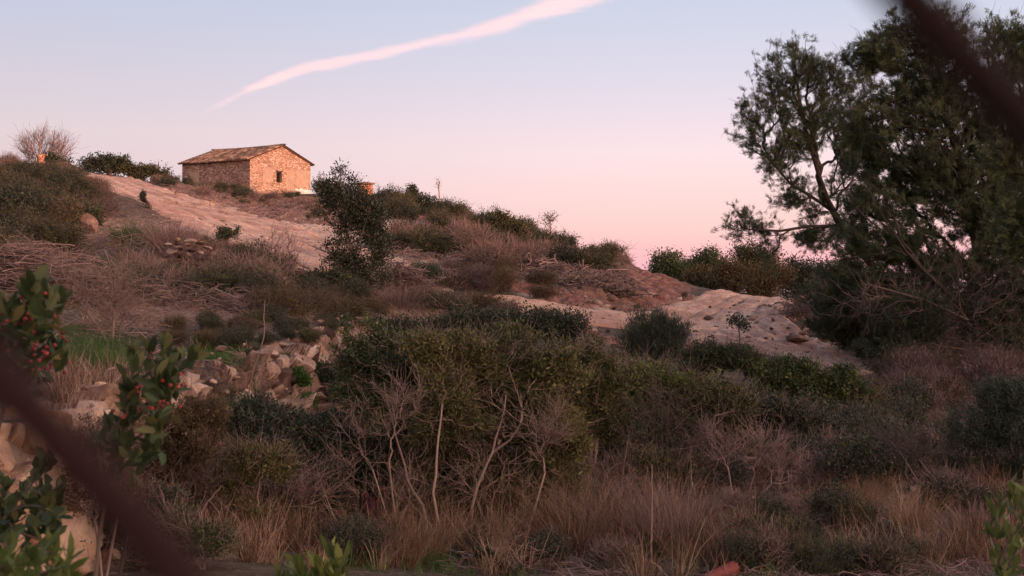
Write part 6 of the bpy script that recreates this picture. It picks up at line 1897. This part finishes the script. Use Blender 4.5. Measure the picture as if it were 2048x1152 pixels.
def scatter(kind, label, group, px0, px1, y0, y1, n, s0, s1, seed, top=0):
    rng = np.random.default_rng(seed)
    done = 0
    tries = 0
    while done < n and tries < n*30:
        tries += 1
        Y = math.sqrt(rng.uniform(y0**2, y1**2))
        px = rng.uniform(px0, px1)
        c = gp(px, Y)
        if path_mask(c[0:1], c[1:2])[0] > .05 or track_d(c[0:1], c[1:2], 0)[0] < 1.25:
            continue
        pr = PR[kind][rng.integers(0, 2)]
        s = rng.uniform(s0, s1)
        if top and 576-(c[2]+s*1.15)/Y*F < top:
            continue
        szw = 'small ' if s < s0+(s1-s0)/3 else ('large ' if s > s1-(s1-s0)/3 else '')
        label = land_label(szw+{'dry': 'leafless grey brown bush', 'green': 'dull green leafy bush', 'heath': 'feathery brown bush'}[kind], c, s)
        sc_ = (s, s, s*rng.uniform(.75, 1.15))
        if pr.name not in used:
            used.add(pr.name)
            pr.location = Vector([float(v) for v in c])
            pr.rotation_euler = (0, 0, rng.uniform(0, 6.28))
            pr.scale = sc_
            pr['label'] = label
            pr['group'] = group
        else:
            dup(pr, c, rng.uniform(0, 6.28), sc_, label, group)
        done += 1


scatter('dry', 'low leafless grey brown shrub on the hillside right of the small tree', 'leafless shrubs on the hillside', 790, 1100, 42, 68, 22, .7, 1.4, 1)
scatter('dry', 'x', 'leafless shrubs on the low end of the ridge', 1080, 1240, 42, 60, 12, .5, .9, 21)
scatter('green', 'low dull green shrub dotted over the hillside right of the small tree', 'green shrubs on the hillside', 780, 1230, 44, 76, 40, .6, 1.4, 2)
scatter('heath', 'brown heathy shrub on the middle slope above the centre thicket', 'heathy shrubs on the middle slope', 760, 1120, 28, 44, 26, .5, .9, 3)
scatter('dry', 'leafless bramble bush on the slope between the left terrace and the track', 'bramble bushes on the left slope', -40, 560, 22, 34, 16, .5, 1.0, 4, 480)
scatter('heath', 'feathery brown bush on the left slope below the track', 'feathery bushes on the left slope', 60, 480, 28, 44, 26, .5, 1.0, 5, 440)
scatter('green', 'dull green bush scattered over the far left slope', 'green bushes on the left slope', -60, 185, 24, 54, 44, .6, 1.15, 6, 312)
scatter('green', 'x', 'green bushes on the far left skyline', -40, 165, 46, 64, 20, .45, .9, 61, 306)
scatter('heath', 'x', 'brown bushes on the far left skyline', -40, 230, 40, 62, 24, .45, .9, 62, 318)
scatter('dry', 'x', 'leafless bushes on the far left skyline', -40, 170, 44, 62, 10, .5, .9, 63, 306)
scatter('green', 'x', 'green bushes above the left terrace', 60, 720, 21, 33, 50, .35, .75, 22, 500)
scatter('dry', 'dry scrub along the upper edge of the dirt track', 'dry scrub above the track', 300, 700, 72, 86, 14, .4, .8, 7)
scatter('heath', 'x', 'low heath above the track', 330, 760, 62, 84, 34, .3, .65, 31)
scatter('green', 'x', 'low green scrub above the track', 380, 800, 60, 80, 14, .3, .6, 32)
scatter('green', 'small green shrub on the ridge around the stone house', 'green shrubs on the ridge', 230, 800, 76, 90, 26, .4, .9, 8)
scatter('heath', 'small heathy bush growing among the grass in front of the dark small tree', 'heathy bushes before the small tree', 560, 860, 20, 30, 12, .4, .8, 9)
scatter('heath', 'x', 'dim bushes under the pines', 1680, 2080, 20, 30, 22, .6, 1.1, 10)
scatter('dry', 'dry twiggy bush in the thicket right of the centre shrubs', 'dry bushes right of the thicket', 1130, 1780, 14, 18, 8, .3, .6, 11, 860)
scatter('green', 'dull green bush filling the hollow right of the centre thicket', 'green bushes in the hollow', 1120, 1820, 15, 22, 50, .4, .75, 12, 735)
scatter('green', 'x', 'low green bushes among the foreground grass', 420, 2040, 10.8, 13.4, 52, .2, .42, 41)
scatter('dry', 'x', 'low twiggy bushes among the foreground grass', 420, 2040, 10.8, 14, 22, .2, .42, 42)
scatter('green', 'x', 'small bushes growing on the rock outcrop', 400, 720, 14.5, 20, 26, .14, .32, 43)
scatter('heath', 'x', 'small heathy bushes growing on the rock outcrop', 300, 720, 12, 20, 22, .16, .34, 44)
scatter('green', 'x', 'scrub on the upper ridge line', 690, 900, 76, 85, 14, .8, 1.5, 51)
scatter('heath', 'x', 'scrub on the middle ridge line', 880, 1090, 64, 76, 8, .7, 1.2, 52)
scatter('green', 'x', 'dark scrub on the middle ridge line', 880, 1090, 64, 76, 12, .7, 1.3, 54)
scatter('green', 'x', 'scrub on the lower ridge line', 1060, 1235, 54, 66, 14, .5, 1.0, 53)
scatter('heath', 'x', 'small plants along the dirt path', 1340, 1720, 26, 45, 30, .12, .3, 46)
scatter('dry', 'x', 'dry bushes on the rubble mound', 1560, 1700, 32, 39, 12, .35, .65, 45)
scatter('heath', 'low heathy bush on the bank beside the dirt path', 'heathy bushes beside the dirt path', 1690, 2060, 28, 44, 16, .8, 1.5, 13)
scatter('green', 'bush in the scrub beyond the path crest', 'bushes beyond the crest', 1350, 1760, 48, 80, 16, .7, 1.3, 14)

# ------------------------------------------------------------------ sprigs close to the lens
def sprig(name, label, cat, base, tips_, leafL, nleaf, mat, seed, asp=.38, berries=0, bark='darkbark', kind='big', reach=.10, up=.4, trunks=None):
    rng = np.random.default_rng(seed)
    tg = np.array([P(*t) for t in tips_])
    base = np.array(base, float)
    c = tg.mean(0)
    tr = trunks or [np.array([base, base+(c-base)*.4+rng.normal(size=3)*.04, base+(c-base)*.75])]
    PS, PA, DR, conns, n0 = grow(tr, tg, rng, .25, .6, .06, 4)
    R = radii(PA, conns, len(tr), .004, .0014)
    a = Acc()
    skel_mesh(a, PS, PA, conns, len(tr), R, rng, 6)
    root = empty(name, base, label, cat)
    link('stem', a.mesh('stem', M[bark], True, base), root)
    la = Acc()
    for cn in conns[len(tr):]:
        q = PS[cn[-3:]]
        dtip = norm((q[-1]-q[-2])[None]+np.array([[0, 0, .02]]))[0]
        t = rng.random(nleaf)**.7
        p = q[-1]-dtip*reach*(1-t)[:, None]
        d = norm(dtip*(.35+.8*t)[:, None]+rdir(rng, nleaf, up)*.9)
        leafbig(la, p, d, leafL*rng.uniform(.6, 1.15, nleaf), leafL*asp*rng.uniform(.8, 1.2, nleaf), rng, np.clip(.45+rng.normal(size=nleaf)*.22, 0, 1))
        if berries:
            bc = q[-1]-dtip*reach*.5
            ba = Acc()
            for _ in range(berries):
                ctr = bc+rng.normal(size=3)*.013
                ba.add(ICO2_V*.0035+ctr, ICO2_F, rng.random())
            link('berry_cluster', ba.mesh('berry_cluster', M['berry'], True, base), root)
    link('foliage', la.mesh('foliage', mat, False, base), root)
    return root


M['berry'] = simple_mat('red_berries', (.12, .010, .010), (.30, .03, .022), 40, .6, .1, .5)
rng = np.random.default_rng(91)
jit = lambda L, Y, s=1: [(x+rng.normal()*(6+14*k)*s, y+rng.normal()*(6+14*k)*s, Y+rng.normal()*.08) for k in (0, 1) for x, y in L]
sprig('berry_branch', 'blurred leafy sprig with red berries at the left edge', 'shrub', (-1.35, 2.1, -1.55),
      jit([(70, 555), (30, 590), (100, 600), (130, 590), (50, 640), (20, 660), (90, 650), (110, 690), (0, 610), (60, 600), (-20, 640), (30, 700)], 2.1), .042, 12, M['nearleaf'], 901, berries=5)
sprig('berry_branch', 'blurred leafy sprig with red berries over the stony terrace edge', 'shrub', (-.95, 2.5, -1.6),
      jit([(300, 700), (340, 710), (270, 730), (320, 740), (370, 720), (290, 760), (345, 760), (260, 760)], 2.4), .042, 12, M['nearleaf'], 902, berries=4)
sprig('leafy_branch', 'blurred green sprig hanging below the second berry sprig', 'shrub', (-1.0, 2.45, -1.6),
      jit([(220, 850), (260, 870), (200, 880), (300, 860), (250, 830), (330, 840)], 2.35), .042, 10, M['nearleaf'], 903)
sprig('leafy_branch', 'dark round leaved sprig before the ochre wall at the lower left edge', 'shrub', (-1.4, 2.6, -1.65),
      jit([(60, 950), (100, 930), (40, 1000), (90, 990), (20, 1040), (130, 980), (60, 1060), (10, 960), (120, 1040), (0, 1000)], 2.6), .038, 10, M['nearleaf'], 904, asp=.6)
sprig('leafy_branch', 'yellowish green narrow leaved sprig in the bottom left corner', 'shrub', (-.95, 1.9, -1.4),
      jit([(20, 1110), (60, 1120), (100, 1100), (40, 1150), (0, 1140), (90, 1150), (130, 1140), (10, 1080)], 1.9), .045, 12, M['yleaf'], 905, asp=.28)
sprig('leafy_branch', 'bright yellow green sprig at the bottom edge left of the centre', 'shrub', (-.42, 2.7, -1.9),
      jit([(640, 1120), (600, 1140), (670, 1135), (620, 1160), (655, 1160), (690, 1150), (580, 1165)], 2.7, .7), .060, 12, M['yleaf'], 906, asp=.26, up=.8)
sprig('leafy_branch', 'yellow green leafy twigs in the lower right corner', 'shrub', (1.35, 3.2, -1.9),
      jit([(2030, 970), (2000, 1010), (2040, 1030), (1990, 1080), (2030, 1100), (1985, 1130), (2045, 990), (2020, 1060), (2010, 1150)], 3.2), .050, 9, M['yleaf'], 907, asp=.3, up=.6)
sprig('oak_seedling', 'small dark oak seedling with stiff leaves at the bottom centre', 'shrub', tuple(gp(1010, 11.0)),
      [(960, 1100, 11.0), (985, 1108, 11.0), (1000, 1125, 11.0), (1020, 1140, 11.0), (1040, 1135, 11.0), (950, 1110, 11.0), (975, 1098, 11.0)], .055, 14, M['oak'], 908, asp=.55, reach=.08)
# green tufts growing on the outcrop face
for i, (px, py, Y, lab) in enumerate([(578, 722, 16.35, 'green fern tuft near the top of the rock outcrop'), (595, 748, 16.15, 'green fern tuft on the right side of the rock outcrop'), (608, 762, 16.0, 'dark green fern tuft low on the right side of the outcrop'),
                                      (620, 800, 15.9, 'green fern tuft at the right foot of the outcrop'), (530, 718, 16.5, 'dark green tuft on the left shoulder of the outcrop'), (655, 680, 18.3, 'bright green tuft beside the rounded pale boulder')]):
    rng = np.random.default_rng(950+i)
    a = Acc()
    n = 420
    d = rdir(rng, n, .3)
    d[:, 1] = -np.abs(d[:, 1])
    leafq(a, rng.normal(size=(n, 3))*.035, d, .06*rng.uniform(.6, 1.2, n), .03, rng, np.clip(.5+rng.normal(size=n)*.25, 0, 1))
    tag(link('fern_tuft', a.mesh('fern_tuft', M['grassgreen']), loc=tuple(float(v) for v in P(px, py, Y))), lab, 'tuft')

# ------------------------------------------------------------------ pink cloud streak high beyond the hill
def cloud():
    line = [(385, 236), (450, 203), (520, 168), (600, 139), (700, 119), (800, 98), (900, 76), (1000, 48), (1100, 15), (1200, -12), (1320, -45)]
    hw = [5, 12, 16, 17, 15, 15, 16, 22, 30, 30, 22]
    ts = np.linspace(0, len(line)-1, 70)
    lx = np.interp(ts, range(len(line)), [p[0] for p in line])
    ly = np.interp(ts, range(len(line)), [p[1] for p in line])
    Ys = np.linspace(9000, 6500, 70)
    wd = np.interp(ts, range(len(line)), hw)*Ys/F
    a = Acc()
    V = []
    for i in range(70):
        c = P(lx[i], ly[i], Ys[i])
        for k in range(14):
            th = k/14*2*math.pi
            V.append(c+np.array([math.sin(th)*wd[i]*.25, math.cos(th)*wd[i]*1.2, math.sin(th)*wd[i]*1.5]))
    q = [[i*14+k, i*14+(k+1) % 14, (i+1)*14+(k+1) % 14, (i+1)*14+k] for i in range(69) for k in range(14)]
    a.add(V, q)
    a.F.append(np.array([list(range(13, -1, -1))]))
    a.T.append(np.array([.5]))
    a.F.append(np.array([[69*14+k for k in range(14)]]))
    a.T.append(np.array([.5]))
    m, N, o = newmat('cirrus')
    t = N.n('ShaderNodeTexCoord')
    mid = P(800, 98, 7700)
    sp = N.n('ShaderNodeSeparateXYZ', ins={0: t.outputs['Object']})
    C = np.array([P(lx[i], ly[i], Ys[i])-mid for i in range(0, 70, 3)])
    x0, x1 = C[0, 0], C[-1, 0]
    z0, z1 = C[:, 2].min(), C[:, 2].max()
    xn = N.math('DIVIDE', N.math('SUBTRACT', sp.outputs[0], float(x0)), float(x1-x0), clamp=True)

    def curve(vals):
        fc = N.n('ShaderNodeFloatCurve')
        cu = fc.mapping.curves[0]
        xs = (C[:, 0]-x0)/(x1-x0)
        cu.points[0].location = (0, float(vals[0]))
        cu.points[1].location = (1, float(vals[-1]))
        for k in range(1, len(xs)-1):
            cu.points.new(float(xs[k]), float(vals[k]))
        for p in cu.points:
            p.handle_type = 'VECTOR'
        fc.mapping.update()
        N.put(fc.inputs['Value'], xn)
        return fc.outputs[0]
    zc = N.math('ADD', N.math('MULTIPLY', curve((C[:, 2]-z0)/(z1-z0)), float(z1-z0)), float(z0))
    wm = wd.max()
    ww = N.math('MULTIPLY', curve(wd[0:70:3]/wm), float(wm))
    mp = N.n('ShaderNodeMapping')
    N.put(mp.inputs['Vector'], t.outputs['Object'])
    mp.inputs['Rotation'].default_value = (0, math.radians(14), 0)
    mp.inputs['Scale'].default_value = (.0016, .004, .016)
    nz = N.noise(mp.outputs[0], 1.0, 6, .65, .6)
    dd = N.math('ABSOLUTE', N.math('DIVIDE', N.math('SUBTRACT', sp.outputs[2], zc), N.math('MAXIMUM', ww, 1.0)))
    dd = N.math('ADD', dd, N.math('MULTIPLY', N.math('SUBTRACT', nz, .5), 2.6))
    dens = N.math('MULTIPLY', N.math('MULTIPLY', N.rng(dd, .95, .0), N.math('MULTIPLY', N.rng(xn, 0, .25), N.rng(xn, 1.0, .75, .25, 1.0))), CLOUD_D)
    pv = N.n('ShaderNodeVolumePrincipled')
    pv.inputs['Color'].default_value = (1, .9, .92, 1)
    N.put(pv.inputs['Density'], dens)
    pv.inputs['Anisotropy'].default_value = 0.0
    N.put(o.inputs[1], pv.outputs[0])
    ob = link('cloud', a.mesh('cloud', m, False, mid))
    ob.location = Vector([float(v) for v in mid])
    tag(ob, 'long thin pink cloud streak rising to the right across the sky', 'cloud', kind='structure')


CLOUD_D = .0042
cloud()
